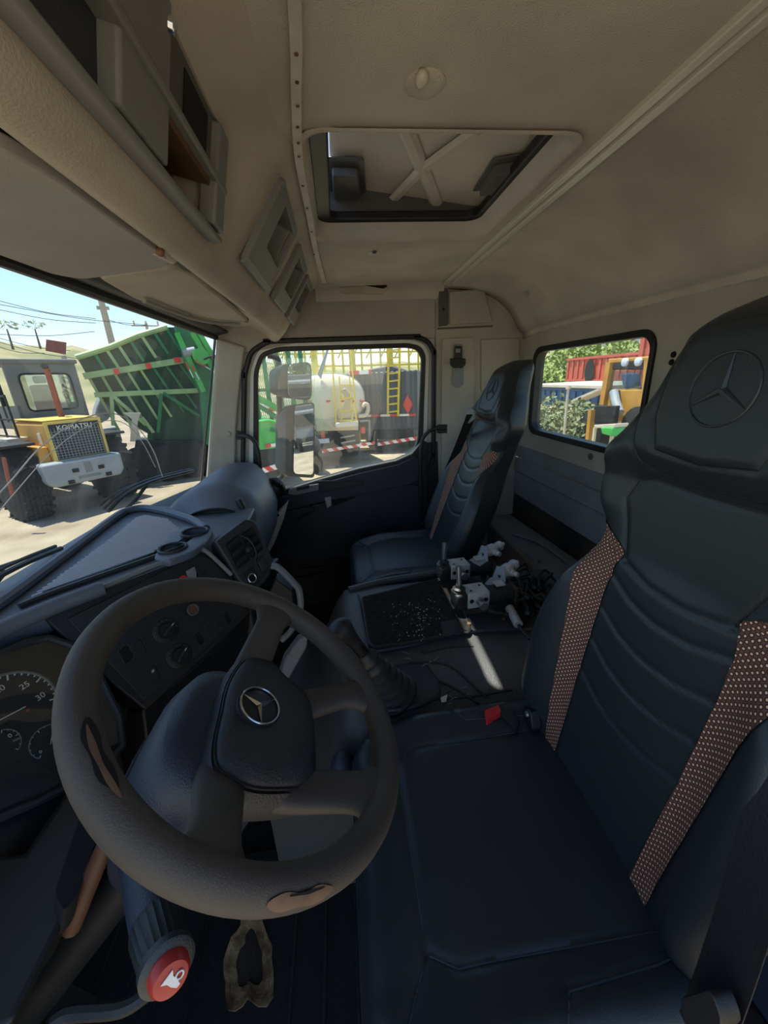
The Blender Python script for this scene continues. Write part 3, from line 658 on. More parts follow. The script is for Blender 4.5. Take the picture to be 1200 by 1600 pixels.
for (a, b, w, h) in ((.505, .135, .042, .052), (.555, .115, .034, .052)):
    s = MB().prism(fillet([Q(a-w/2, b-h/2+.004, .0145), Q(a+w/2, b-h/2-.006, .0145), Q(a+w/2, b+h/2-.006, .0145), Q(a-w/2, b+h/2+.004, .0145)], .006), -QN*.004).build('socket_panel', 'panel_black', vb, bevel=.001)
    if a < .52:
        MB().tube([Q(a+math.cos(t)*.0125, b+math.sin(t)*.0125, .017) for t in [2*math.pi*k/20 for k in range(20)]], .0022, 6, closed=True).build('socket_ring', 'chrome', s)
        MB().lathe(Q(a, b, .015), QN, [(-.002, .011), (.001, .011)], 16).build('socket_hole', 'hole_black', s)
    else:
        MB().prism(fillet([Q(a-.011, b-.017, .015), Q(a+.011, b-.021, .015), Q(a+.011, b+.013, .015), Q(a-.011, b+.017, .015)], .004), QN*.003).build('blank_switch', 'dash_dark', s, bevel=.001)
# --- controls on the panel
def rocker(px, py, w, h, hollow=False, sym=None):
    c = PQ(px, py); e = (c-QB).dot(QE); d = (c-QB).dot(QD)
    sk = lambda a, b, o: Q(e+a, d+b-.22*a, o)
    s = MB().frame(fillet([sk(-w/2-.003, -h/2-.003, .0015), sk(w/2+.003, -h/2-.003, .0015), sk(w/2+.003, h/2+.003, .0015), sk(-w/2-.003, h/2+.003, .0015)], .004, 3),
                   fillet([sk(-w/2, -h/2, .0015), sk(w/2, -h/2, .0015), sk(w/2, h/2, .0015), sk(-w/2, h/2, .0015)], .004, 3), QN*.002).build('switch_bezel', 'dash_dark', cs, smooth=False)
    MB().prism([sk(-w/2+.0008, -h/2+.0008, .002), sk(w/2-.0008, -h/2+.0008, .002), sk(w/2-.0008, h/2-.0008, .002 if hollow else .007), sk(-w/2+.0008, h/2-.0008, .002 if hollow else .007)], -QN*.003).build('rocker', 'hole_black' if hollow else 'dash_black', s, bevel=.0008)
    if sym:
        for k in range(3):
            a = math.pi*k/3; MB().bar(sk(math.cos(a)*.0042, -h*.2+math.sin(a)*.0042, .0052), sk(-math.cos(a)*.0042, -h*.2-math.sin(a)*.0042, .0052), .0009, .0006, QN).build('snow_symbol', 'white_print_and_glint', s)
    return s
rocker(240, 1053, .020, .036, sym=True)
rocker(197, 1022, .020, .034, True); rocker(217, 1012, .020, .034)
for k, (a, b) in enumerate(((311, 997), (326, 985), (340, 974), (355, 966))): rocker(a, b, .015, .032, k in (0, 3))
rocker(316, 896, .018, .030)
MB().prism(fillet([PQ(a, b, .002) for a, b in ((289, 893), (303, 885), (306, 894), (306, 906), (295, 908))], .004), QN*.006).build('grey_switch', 'panel_grey', cs, bevel=.0015)
for (px, py, ang0) in ((259, 985, .5), (280, 1024, .6)):
    c = PQ(px, py); kn = MB().lathe(c, QN, [(-.002, .030), (.002, .030), (.004, .026)], 28).build('dial_plate', 'dash_black', cs)
    MB().lathe(c, QN, [(.003, .019), (.011, .018), (.014, .016)], 24).build('knob', 'dash_black', kn)
    M = QE*math.cos(ang0)-QD*math.sin(ang0); MB().bar(c-M*.017+QN*.017, c+M*.017+QN*.017, .006, .009, QN).build('knob_grip', 'dash_dark', kn, bevel=.0015)
    MB().bar(c+M*.010+QN*.022, c+M*.017+QN*.022, .0016, .0008, QN).build('pointer', 'white_print_and_glint', kn)
    for k in range(11):
        a = math.radians(150+24*k); p = c+(QE*math.cos(a)+QD*math.sin(a))*.0245+QN*.0045
        MB().ball(p, .0011, 6, 4).build('scale_dot', 'dim_print', kn)
c = PQ(301, 953); pr = MB().prism(fillet([PQ(a, b, .001) for a, b in ((281, 955), (300, 938), (320, 936), (318, 958), (298, 973))], .006), QN*.0015).build('round_socket_plate', 'dash_black', cs, bevel=.0007)
MB().tube([c+(QE*math.cos(t)+QD*math.sin(t))*.013+QN*.003 for t in [2*math.pi*k/20 for k in range(20)]], .0025, 6, closed=True).build('socket_ring', 'hatch_dark', pr)
MB().lathe(c, QN, [(0, .011), (.0026, .011)], 16).build('socket_hole', 'stain_brown', pr)
MB().lathe(PQ(285, 905), QN, [(0, .009), (.010, .009), (.012, .007)], 14).build('red_button', 'red', cs)
# thin dividing lines of the panel
for a, b in (((222, 972), (268, 1055)), ((262, 958), (300, 1040))):
    MB().bar(PQ(*a, .0014), PQ(*b, .0014), .0012, .0008, QN).build('panel_line', 'dash_dark', cs)
# --- lower fascia under the stack, knee panel and driver's lower panel
mb = MB()
mb.loft([[Q(.14, .285, -.01), Q(.14, .285, -.12), V((-.30, .62, -1.0)), V((-.25, .52, -.98))],
         [Q(.30, .262, -.01), Q(.30, .262, -.14), V((-.05, .60, -1.0)), V((-.08, .45, -.98))],
         [Q(.47, .222, -.01), Q(.47, .222, -.16), V((.25, .6, -1.0)), V((.12, .38, -.98))]]).build('lower_fascia', 'dash_black', db, bevel=.006)
mb = MB()
mb.loft([[V((x, yt+.02, -.66)), V((x, yt-.01, -.69)), V((x, yt-.04, -.76)), V((x, yt-.01, -.92)), V((x, .86, -.92)), V((x, .86, -.66))] for x, yt in ((-1.06, .56), (-.8, .58), (-.55, .60), (-.35, .60), (-.26, .57))]).build('knee_panel', 'dash_dark', db, bevel=.01)
# grey side frame with a hook-shaped holder to the right of the stack
hp_ = [P(a, b, x=.10) for a, b in ((424, 884), (436, 888), (462, 914), (468, 926), (469, 955), (455, 985), (440, 1000))]
MB().tube(spline(hp_, 4), .010, 8).build('holder_loop', 'panel_grey', db)
MB().prism(PP([(430, 905), (458, 925), (462, 958), (440, 985), (418, 985), (412, 940)], x=.14), (.05, 0, 0)).build('holder_tray', 'dash_black', db, bevel=.006)
MB().prism(PP([(468, 1000), (482, 994), (480, 1012), (452, 1062), (436, 1062), (446, 1030)], x=.02), (.03, .01, 0)).build('side_frame', 'panel_grey', db, bevel=.006)
MB().prism([V((.06, .30, -.56)), V((.28, .24, -.56)), V((.30, .30, -.95)), V((.05, .30, -.95))], (0, .25, 0)).build('console_foot', 'dash_black', db, bevel=.01)
# --- passenger side: big rounded cover and its cream end bracket
def hump(u, v):
    x = lerp(.385, .985, u)
    base = interp([(.385, .34), (.5, .32), (.7, .32), (.985, .36)], x)
    prof = spline([(0, .70, -.45), (0, .62, -.385), (0, .53, -.345), (0, .44, -.350), (0, base+.03, -.40), (0, base-.012, -.50), (0, base+.0, -.60), (0, base+.06, -.68)], 6)
    k = v*(len(prof)-1); i = min(int(k), len(prof)-2); p = prof[i].lerp(prof[i+1], k-i)
    e = sm(0, .24, u)*.11-.11                               # rounded inboard shoulder
    return V((x, p.y, p.z+e*(1-v)*.9-.015*sm(.85, 1, u)))
MB().grid(hump, 28, 42).build('passenger_cover', 'dash_blue', db, ang=70)
MB().prism([hump(0, k/14) for k in range(15)]+[V((.385, .70, -.70))], (.012, 0, 0)).build('cover_cheek', 'dash_dark', db)
MB().tube([hump(.004, k/24)+V((-.004, 0, .002)) for k in range(25)], .005, 6).build('cover_joint', 'seal', db)
MB().prism(PP([(424, 812), (446, 790), (449, 786), (442, 815), (428, 850), (418, 868), (417, 852)], x=.80), (.06, 0, 0)).build('end_bracket', 'strip_white', db, bevel=.004)
MB().lathe(P(434, 805, x=.798), (-1, 0, 0), [(0, .007), (.002, .006)], 10).build('bracket_hole', 'hole_black', db)
MB().prism([V((.40, .37, -.60)), V((1.0, .40, -.60)), V((1.0, .52, -1.15)), V((.40, .50, -1.15))], (0, .25, 0)).build('glovebox_panel', 'dash_black', db, bevel=.02, seg=3)
MB().tube(spline(PP([(372, 780), (390, 815), (403, 850), (408, 885)], x=.42), 5), .012, 8).build('cheek_roll', 'dash_dark', db)
# pod with ball vent at the door end of the dash
pod = MB().ball(P(430, 763, x=.92), (.045, .05, .055), 16, 10).build('side_vent_pod', 'dash_black', db)
for k in range(5):
    a = P(426+4*k, 752+2.5*k, x=.885); MB().ball(a, (.010, .006, .018), 8, 6).build('vent_fin', 'seal', pod)
# ---- instrument cluster behind the wheel
IC = V((-.30, .668, -.455)); INV = V((-.35, -.78, .52)).normalized(); IU = V((0, 0, 1)).cross(-INV).normalized()
IU = INV.cross(V((0, 0, 1))).normalized(); IU = -IU if IU.x < 0 else IU; IV = INV.cross(IU); IV = -IV if IV.z < 0 else IV
IPL = lambda px, py, o=0.0: P(px, py, pl=(IC+INV*o, INV))
ic = MB().prism([IPL(a, b) for a, b in ((-150, 1060), (-40, 1035), (40, 1005), (75, 998), (108, 1010), (150, 1050), (185, 1120), (190, 1165), (160, 1200), (60, 1250), (-60, 1300), (-150, 1300))], -INV*.03).build('instrument_cluster', 'panel_black', db, bevel=.003)
MB().tube([IPL(a, b, .004) for a, b in ((-80, 1050), (-20, 1030), (40, 1003), (75, 997), (108, 1008), (150, 1048), (186, 1120), (191, 1165), (160, 1202), (60, 1252), (-60, 1302))], .008, 8).build('cluster_bezel', 'dash_dark', ic)
def dial(cx, cy, r, a0, a1, nt, major, txt, size):
    c = IPL(cx, cy, .001)
    g = MB(); arc = [c+(IU*math.cos(t)+IV*math.sin(t))*r for t in [math.radians(lerp(a0, a1, k/40)) for k in range(41)]]
    g.tube(arc, r*.035, 5); g = g.build('dial_ring', 'dim_print', ic)
    for k in range(nt):
        t = math.radians(lerp(a0, a1, k/(nt-1))); d = IU*math.cos(t)+IV*math.sin(t); w = .82 if k % major == 0 else .92
        MB().bar(c+d*r*w, c+d*r*.99, r*.035, .0006, INV).build('tick', 'white_print_and_glint', g)
    for (t, s) in txt:
        t = math.radians(t); p = c+(IU*math.cos(t)+IV*math.sin(t))*r*.66; text(g, 'numeral', s, size, frame_mat(p, IU, IV), 'white_print_and_glint', .0003)
    return c, g
c, g = dial(17, 1112, .068, 200, -25, 26, 5, ((-10, '30'), (35, '25'), (80, '20'), (125, '15'), (165, '10')), .015)
MB().bar(IPL(-4, 1127, .004), IPL(40, 1104, .004), .0016, .001, INV).build('needle', 'white_print_and_glint', g)
MB().lathe(IPL(43, 1110, .001), INV, [(0, .0025), (.0008, .0025)], 8).build('warning_lamp', 'red', g)
c, g = dial(76, 1158, .028, 210, -20, 11, 5, ((0, '10'), (200, '0')), .008)
MB().bar(IPL(79, 1163, .003), IPL(82, 1146, .003), .0011, .0008, INV).build('needle', 'white_print_and_glint', g)
c, g = dial(2, 1166, .026, 60, -60, 7, 3, ((20, '0'),), .010)
MB().bar(IPL(20, 1158, .002), IPL(34, 1152, .002), .004, .0004, INV).build('unit_print', 'dim_print', ic)
MB().prism([IPL(a, b, .02) for a, b in ((-80, 1052), (40, 1010), (75, 1002), (106, 1014), (146, 1052), (180, 1120), (184, 1160), (60, 1244), (-80, 1290))], INV*.001).build('lens_cover', 'lens', ic, smooth=False)
# ================================================================== SEATS
def seg_d(px, py, poly):
    best = 9
    for (ax, ay), (bx, by) in zip(poly, poly[1:]):
        dx, dy = bx-ax, by-ay; t = max(0, min(1, ((px-ax)*dx+(py-ay)*dy)/(dx*dx+dy*dy+1e-12)))
        best = min(best, math.hypot(px-ax-dx*t, py-ay-dy*t))
    return best
WID0 = [(-.74, .19), (-.70, .212), (-.62, .228), (-.52, .236), (-.44, .228), (-.38, .205), (-.33, .183), (-.29, .168), (-.25, .165), (-.20, .176), (-.15, .190), (-.10, .188), (-.06, .170), (-.03, .145), (-.005, .126), (.02, .114), (.05, .103), (.075, .094), (.10, .078), (.115, .05)]
def zmap(z): return z-.045*sm(-.26, -.11, z)
WID1 = [(zmap(a), b) for a, b in WID0]
WID = [(-.80+.008*i, sum(interp(WID1, -.80+.008*i+.004*j) for j in range(-6, 7))/13 if -.80+.008*i < .03 else interp(WID1, -.80+.008*i)) for i in range(112)]
def smile(z, half, drop): return [(-half, z), (-half*.5, z-drop*.75), (0, z-drop), (half*.5, z-drop*.75), (half, z)]
GROOVES = [smile(-.315, .10, .022), smile(-.375, .10, .020), smile(-.435, .10, .020), smile(-.50, .10, .018),
           [(-.085, -.285), (-.118, -.16), (-.108, -.118), (-.08, -.108), (0, -.112), (.08, -.108), (.108, -.118), (.118, -.16), (.085, -.285)],
           [(-.118, .02), (-.112, -.05), (-.098, -.085), (-.07, -.098), (0, -.102), (.07, -.098), (.098, -.085), (.112, -.05), (.118, .02)],
           [(-.085, .06), (-.085, -.02), (-.068, -.062), (0, -.070), (.068, -.062), (.085, -.02), (.085, .06), (.05, .085), (0, .09), (-.05, .085), (-.085, .06)],
           [(-.17, -.24), (-.13, -.27), (-.085, -.285), (-.03, -.296), (.03, -.296), (.085, -.285), (.13, -.27), (.17, -.24)]]
GROOVES = [[(a, zmap(b)) for a, b in g] for g in GROOVES]
GBOX = [(min(p[1] for p in g)-.015, max(p[1] for p in g)+.015) for g in GROOVES]
ZTOP = zmap(.118)
def back_front(x, z):
    """y of the front face (before edge rounding), x from the seat's middle"""
    w = interp(WID, z); a = abs(x)
    y = -.362-LEAN*(z+.66)
    low = sm(-.74, -.60, z)*(1-sm(-.36, -.26, z)); y += low*.040*sm(.11, .19, a)
    up = sm(-.26, -.20, z)*(1-sm(-.145, -.085, z)); y += up*.018*sm(.10, .16, a)
    y += .030*sm(-.165, -.105, z)*(1-sm(.03, .08, z)*.8)
    y += .006*math.cos(min(1, a/.10)*math.pi/2)*sm(-.6, -.5, z)*(1-sm(-.3, -.26, z))
    for g, (g0, g1) in zip(GROOVES, GBOX):
        if z < g0 or z > g1: continue
        d = seg_d(x, z, g)
        if d < .014: y -= .0036*math.exp(-(d/.0040)**2)
    return y
def back_pt(s, z, off=0.0):
    w = interp(WID, z); x = s*w; e = w*(1-abs(s)); r = .042; y = back_front(x, z)
    if e < r: y -= r*(1-math.sqrt(max(0, 1-((r-e)/r)**2)))*.95
    top = ZTOP-z
    if top < .05: y -= .05*(1-math.sqrt(max(0, 1-((.05-top)/.05)**2)))*.8
    return V((x, y+off, z))
LEAN = .15
def make_seat(cx, label, lean, dy, dz):
    global LEAN
    LEAN = lean
    st = thing('driver_seat' if cx < 0 else 'passenger_seat', label, 'seat', (cx, -.2, FLOOR_Z))
    T = Matrix.Translation((cx, dy, dz))
    # ---- backrest
    NS, NZ = 100, 190; mb = MB(); svals = [math.sin(math.pi/2*(2*i/NS-1))*.6+.4*(2*i/NS-1) for i in range(NS+1)]
    zs = [lerp(-.74, ZTOP-.002, j/NZ) for j in range(NZ+1)]
    fr = [[back_pt(s, z) for z in zs] for s in svals]
    for col in fr: mb.v += col
    n = NZ+1
    mb.f += [(i*n+j, (i+1)*n+j, (i+1)*n+j+1, i*n+j+1) for i in range(NS) for j in range(NZ)]
    o = len(mb.v); NB = 16
    for i in range(NB+1):
        s = -1+2*i/NB
        for z in zs:
            e = back_pt(1, z).y; b = -.362-LEAN*(z+.66)-lerp(.125, .085, sm(-.3, .1, z)); dp = (e-b); q = math.sqrt(max(0, 1-abs(s)**4)); 
            top = ZTOP-z; 
            if top < .05: b += .05*(1-math.sqrt(max(0, 1-((.05-top)/.05)**2)))*.6
            mb.v.append(V((s*interp(WID, z), lerp(e, min(b, e-.002), q), z)))
    mb.f += [(o+i*n+j, o+i*n+j+1, o+(i+1)*n+j+1, o+(i+1)*n+j) for i in range(NB) for j in range(NZ)]
    # top and bottom closing
    for jj in (0, NZ):
        ring = [i*n+jj for i in range(NS+1)]+[o+i*n+jj for i in range(NB-1, 0, -1)]; mb.f.append(tuple(ring))
    bk = mb.xf(T).build('backrest', 'leather', st, ang=70)
    # dotted fabric stripes, wide at the waist
    for sg in (-1, 1):
        def edge(z): return (interp([(-.70, .098), (-.5, .103), (-.36, .104), (-.30, .100), (-.272, .090), (-.262, .105), (-.24, .150)], z), interp([(-.70, .130), (-.5, .144), (-.38, .152), (-.33, .160), (-.29, .166), (-.26, .163), (-.245, .160)], z))
        def st_pt(u, v):
            z = lerp(-.715, -.243, v); a, b = edge(z); x = lerp(a, b, u); w = interp(WID, z); p = back_pt(min(.995, x/w)*sg, z, .0022); return p+V((0, .0, 0))
        MB().grid(st_pt, 8, 70).xf(T).build('fabric_stripe', 'stripe_fabric', st, ang=80)
    # headrest emblem: ring and three-pointed star pressed into the cover
    pts = [back_pt(0, 0)]*0
    def em(a, r):
        x, z = math.sin(a)*r, -.030+math.cos(a)*r; return back_pt(x/interp(WID, z), z, .0005)
    eb = MB().tube([em(2*math.pi*k/36, .040) for k in range(36)], .0016, 6, closed=True).xf(T).build('emblem_ring', 'leather_pad', st)
    mb = MB()
    for k in range(3):
        a = 2*math.pi*k/3; mb.tube([em(0, 0), em(a, .012), em(a, .039)], [.0045, .0035, .0008], 6)
    mb.xf(T).build('emblem_star', 'leather_pad', eb)
    # seams
    for g, r in ((GROOVES[4], .0012), (GROOVES[5], .0014), (GROOVES[6], .0012)):
        pts = []
        for (ax, az), (bx, bz) in zip(g, g[1:]):
            for k in range(8): x, z = lerp(ax, bx, k/8), lerp(az, bz, k/8); pts.append(back_pt(max(-.99, min(.99, x/interp(WID, z))), z, .0004))
        MB().tube(pts, r, 5).xf(T).build('seam', 'seam', bk)
    # ---- cushion: rounded, with raised sides
    hx, hy, cy0, zt, r, rc = .236, .222, -.190, -.690, .035, .075
    CG = [[(-.155, -.215), (-.150, .10), (-.13, .135), (.13, .135), (.150, .10), (.155, -.215)], [(-.25, .215), (-.13, .135)], [(.25, .215), (.13, .135)],
          [(-.25, .02), (-.19, -.02), (-.18, -.215)], [(.25, .02), (.19, -.02), (.18, -.215)]]
    mb = MB(); N = 84; xs_ = [math.sin(math.pi/2*(2*i/N-1))*.45+.55*(2*i/N-1) for i in range(N+1)]
    def cu(a, b):
        x, y = hx*a, hy*b; dx, dy = abs(x)-(hx-rc), abs(y)-(hy-rc); e = min(hx-abs(x), hy-abs(y))
        if dx > 0 and dy > 0:
            m = max(dx, dy); h = math.hypot(dx, dy); k = m/h; x = math.copysign(hx-rc+dx*k, x); y = math.copysign(hy-rc+dy*k, y); e = rc-m
        z = zt+.014*sm(.14, .21, abs(x))*(1-.7*sm(.05, .2, y))-.018*sm(.05, .22, y)+.006*math.cos(min(1, abs(x)/.15)*math.pi/2)
        if e < r: z -= r*(1-math.sqrt(max(0, 1-((r-e)/r)**2)))
        for g in CG:
            d = seg_d(x, y, g)
            if d < .012: z -= .0045*math.exp(-(d/.0038)**2)
        return V((x, y+cy0, z))
    for a in xs_: mb.v += [cu(a, b) for b in xs_]
    n = N+1; mb.f = [(i*n+j, (i+1)*n+j, (i+1)*n+j+1, i*n+j+1) for i in range(N) for j in range(N)]
    bd = [i*n for i in range(N)]+[N*n+j for j in range(N)]+[i*n+N for i in range(N, 0, -1)]+[j for j in range(N, 0, -1)]
    prev = bd
    for dz, k in ((-.05, 1.0), (-.10, .99), (-.125, .95)):
        o = len(mb.v); mb.v += [V((mb.v[i].x*k, (mb.v[i].y-cy0)*k+cy0, zt-r+dz)) for i in bd]
        m = len(bd); mb.f += [(prev[i], prev[(i+1) % m], o+(i+1) % m, o+i) for i in range(m)]; prev = list(range(o, o+m))
    mb.f.append(tuple(prev))
    cu_o = mb.xf(T).build('cushion', 'leather', st, ang=70)
    ring = [cu(a, b)+V((0, 0, -.004)) for a, b in [(xs_[i], -1) for i in range(0, N+1, 3)]+[(1, xs_[j]) for j in range(0, N+1, 3)]+[(xs_[i], 1) for i in range(N, -1, -3)]+[(-1, xs_[j]) for j in range(N, -1, -3)]]
    MB().tube([p for i, p in enumerate(ring) if (p-ring[i-1]).length > 1e-5], .0026, 6, closed=True).xf(T).build('piping', 'leather_pad', cu_o)
    for g in CG:
        pts = []
        for (ax, ay), (bx, by) in zip(g, g[1:]):
            for k in range(10): x, y = lerp(ax, bx, k/10), lerp(ay, by, k/10); pts.append(cu(max(-.98, min(.98, x/hx)), max(-.98, min(.98, y/hy)))+V((0, 0, .0012)))
        MB().tube(pts, .0011, 5).xf(T).build('seam', 'seam_light', cu_o)
    # ---- base and rails
    MB().box((cx, -.19, -.90), (.40, .36, .12)).build('seat_pan', 'dash_black', st, bevel=.02)
    MB().box((cx, -.19, -1.06), (.34, .34, .22)).build('suspension_bellows', 'rubber', st, bevel=.02)
    for sg in (-1, 1): MB().box((cx+sg*.17, -.19, -1.195), (.04, .42, .05)).build('rail', 'steel', st, bevel=.004)
    for sg in (-1, 1): MB().cyl((cx+sg*.215, -.40, -.76), (cx+sg*.25, -.40, -.76), .045, 20).build('recliner', 'dash_black', st, bevel=.004)
    return st
ds = make_seat(-.545, 'black leather driver seat behind the steering wheel with brown dotted stripes', .155, 0, 0)
psx = .56
ps = make_seat(psx, 'black leather passenger seat beside the side door with brown dotted stripes', .38, -.03, -.03)
# belt bezel on the passenger backrest
bz = MB().prism(fillet(PP([(732, 641), (741, 637), (745, 641), (744, 656), (735, 662), (730, 655)], y=-.535), .004), (0, .012, 0)).build('belt_bezel', 'panel_grey', ps, bevel=.003)
# the driver's seat adjuster cover low at the front of the cushion
MB().ball((-.36, .055, -.80), (.05, .03, .07), 14, 10).build('side_cover', 'bin_blue', ds)
# ---- passenger seat belt, its pillar guide, grab handles
sb = thing('seat_belt', 'black seat belt strap from passenger seat down beside the door', 'seat belt', P(665, 850, x=.93))
pts = spline([P(737, 648, y=-.52), P(715, 702, x=.80), P(690, 760, x=.90), P(668, 825, x=.95), P(660, 870, x=.96)], 6)
ribbon(MB(), pts, V((.008, .018, 0)), (-.001, 0, .0015)).build('webbing', 'rubber', sb, smooth=False)
MB().prism(fillet(PP([(664, 835), (676, 832), (676, 850), (664, 853)], x=.95), .004), (.015, 0, 0)).build('buckle_tongue', 'dash_black', sb, bevel=.002)
MB().tube(spline(PP([(668, 828), (682, 832), (690, 840), (694, 850)], x=.90), 5), .006, 6).build('anchor_loop', 'rubber', sb)
db_ = thing('seat_belt', 'black seat belt strap hanging beside the driver backrest near the frame edge', 'seat belt', P(1120, 1600, y=-.33))
ribbon(MB(), spline([P(1090, 1640, y=-.30), P(1120, 1560, y=-.315), P(1160, 1440, y=-.335), P(1200, 1300, y=-.36), P(1240, 1120, y=-.40)], 6), V((-.024, .004, 0)), (0, .0015, .0003)).build('webbing', 'rubber', db_, smooth=False)
MB().prism(fillet(PP([(1060, 1560), (1110, 1545), (1130, 1600), (1080, 1640)], y=-.29), .012), (0, -.02, 0)).build('anchor_cover', 'dash_black', db_, bevel=.004)
bg_ = thing('belt_guide', 'black seat belt height adjuster in a grey slot on the pillar', 'belt guide', P(715, 575, x=RX-.014))
MB().prism(fillet(PP([(708, 538), (722, 538), (724, 600), (718, 606), (712, 606), (706, 600)], x=RX-.014), .012), (-.004, 0, 0)).build('slot_plate', 'panel_grey', bg_, bevel=.002)
MB().prism(fillet(PP([(710, 541), (721, 541), (722, 574), (709, 574)], x=RX-.020), .006), (-.010, 0, 0)).build('slider', 'dash_black', bg_, bevel=.003)
MB().prism(fillet(PP([(703, 560), (727, 560), (727, 570), (722, 575), (708, 575), (703, 570)], x=RX-.032), .006), (-.008, 0, 0)).build('knob', 'seal', bg_, bevel=.003)
MB().prism(PP([(712, 545), (719, 545), (719, 551), (712, 551)], x=RX-.031), (-.002, 0, 0)).build('button', 'steel', bg_)
g1 = thing('grab_handle', 'black grab handle bolted to the pillar behind the door window', 'grab handle', P(657, 830, x=.98), 'black grab handles by the passenger door')
MB().tube(spline([P(694, 670, x=1.03), P(682, 669, x=.99), P(669, 675, x=.985), P(660, 688, x=.985), P(657, 710, x=.985), P(657, 770, x=1.0), P(658, 835, x=1.02)], 6), .0095, 10).build('bar', 'rubber', g1)
MB().prism(fillet(PP([(684, 664), (699, 663), (699, 677), (684, 677)], x=1.032), .004), (.016, 0, 0)).build('mount', 'rubber', g1, bevel=.003)
MB().lathe(P(692, 670, x=1.030), (-1, 0, 0), [(0, .006), (.004, .005)], 10).build('bolt', 'steel', g1)
g2 = thing('grab_handle', 'black grab handle on the windscreen pillar above the dash end', 'grab handle', P(407, 748, x=1.0), 'black grab handles by the passenger door')
MB().tube(spline([P(372, 680, x=1.03), P(385, 681, x=.99), P(395, 687, x=.985), P(402, 700, x=.985), P(406, 722, x=.985), P(408, 752, x=1.0)], 6), .010, 10).build('bar', 'rubber', g2)
MB().prism(fillet(PP([(369, 674), (378, 674), (378, 687), (369, 687)], x=1.028), .004), (.012, 0, 0)).build('mount', 'rubber', g2, bevel=.003)

# ================================================================== STEERING
WC = V((-.518, .136, -.40)); TL = math.radians(51.35)
WN = V((0, -math.cos(TL), math.sin(TL))); WU = V((1, 0, 0)); WV = WN.cross(WU)
def W(u, v, n=0.0): return WC+WU*u+WV*v+WN*n
def PW(px, py, n=0.0):
    p = P(px, py, pl=(WC+WN*n, WN)); d = p-WC; return (d.dot(WU), d.dot(WV))
sw = thing('steering_wheel', 'worn grey-brown four-spoke steering wheel with three-pointed star emblem', 'steering wheel', W(0, 0, -.1))
RW = .209
rim = MB(); NR = 96
rings = []
for k in range(NR):
    a = 2*math.pi*k/NR; d = WU*math.cos(a)+WV*math.sin(a); c = WC+d*RW
    # slightly fatter where hands rest
    r1, r2 = .0185, .0200
    rings.append([c+d*math.cos(t)*r1+WN*math.sin(t)*r2 for t in [2*math.pi*j/18 for j in range(18)]])
rings.append(rings[0]); rim.loft(rings, cap=False).build('rim', 'wheel_rubber', sw, ang=80)
# torn patches of the rim covering
def rim_patch(a0, a1, t0, t1, m, name, off=.0012):
    def fn(u, v):
        a = math.radians(lerp(a0, a1, u)); k = math.sin(math.pi*u)**.35*(.82+.18*math.sin(u*11+t0)); tm = (t0+t1)/2; t = math.radians(tm+(v-.5)*(t1-t0)*max(.15, k)); d = WU*math.cos(a)+WV*math.sin(a)
        return WC+d*RW+d*math.cos(t)*(.0185+off)+WN*math.sin(t)*(.0200+off)
    return MB().grid(fn, 40, 6).build(name, m, sw, ang=80)
rim_patch(128, 148, 62, 112, 'hole_black', 'tear', .0010)
rim_patch(130, 150, 74, 92, 'wheel_worn', 'tear_core', .0016)
rim_patch(191, 209, 12, 60, 'wheel_worn', 'worn_patch', .0012)
rim_patch(196, 206, 46, 54, 'hole_black', 'tear', .0018)
# hub: dished body, airbag pad, spokes
HN = -.030
pad_px = [(352, 1105), (362, 1062), (382, 1030), (400, 1022), (425, 1028), (448, 1052), (478, 1078), (490, 1110), (494, 1190), (486, 1214), (455, 1220), (402, 1218), (365, 1200), (346, 1185), (343, 1150)]
pad = [PW(a, b, HN) for a, b in pad_px]
cxp = sum(p[0] for p in pad)/len(pad); cyp = sum(p[1] for p in pad)/len(pad)
pl2 = [V((p[0]-cxp, p[1]-cyp, 0)) for p in pad]; pl2 = spline(pl2, 4, closed=True)
PCX, PCY = 0.0, cyp
def ring_at(k, n, dx=0, dy=0): return [W(PCX+p.x*k+dx, PCY+p.y*k+dy, n) for p in pl2]
MB().loft([ring_at(1.0, HN-.016), ring_at(1.0, HN-.006), ring_at(.965, HN+.001), ring_at(.8, HN+.006), ring_at(.4, HN+.010), ring_at(.05, HN+.011)]).build('airbag_pad', 'wheel_hub', sw, ang=70)
MB().loft([ring_at(.9, HN-.075), ring_at(1.12, HN-.05), ring_at(1.14, HN-.02), ring_at(1.06, HN-.008), ring_at(.99, HN-.012)]).build('hub_shell', 'wheel_hub', sw, ang=70)
MB().tube(ring_at(1.01, HN-.006), .0018, 6, closed=True).build('pad_gap', 'seam', sw)
EC = (PCX+.0, PCY+.018)
EN = HN+.011
em_p = PW(405, 1104, EN)
EC = em_p
ER = .0285
er = MB().lathe(W(EC[0], EC[1], EN-.004), WN, [(0, ER*1.12), (.004, ER*1.12), (.0055, ER*1.03)], 36).build('emblem_base', 'dash_black', sw)
MB().tube([W(EC[0]+math.cos(t)*ER, EC[1]+math.sin(t)*ER, EN+.003) for t in [2*math.pi*k/40 for k in range(40)]], .0016, 8, closed=True).build('emblem_ring', 'chrome', er)
up = PW(405, 1078, EN); a0 = math.atan2(up[1]-EC[1], up[0]-EC[0])
mb = MB()
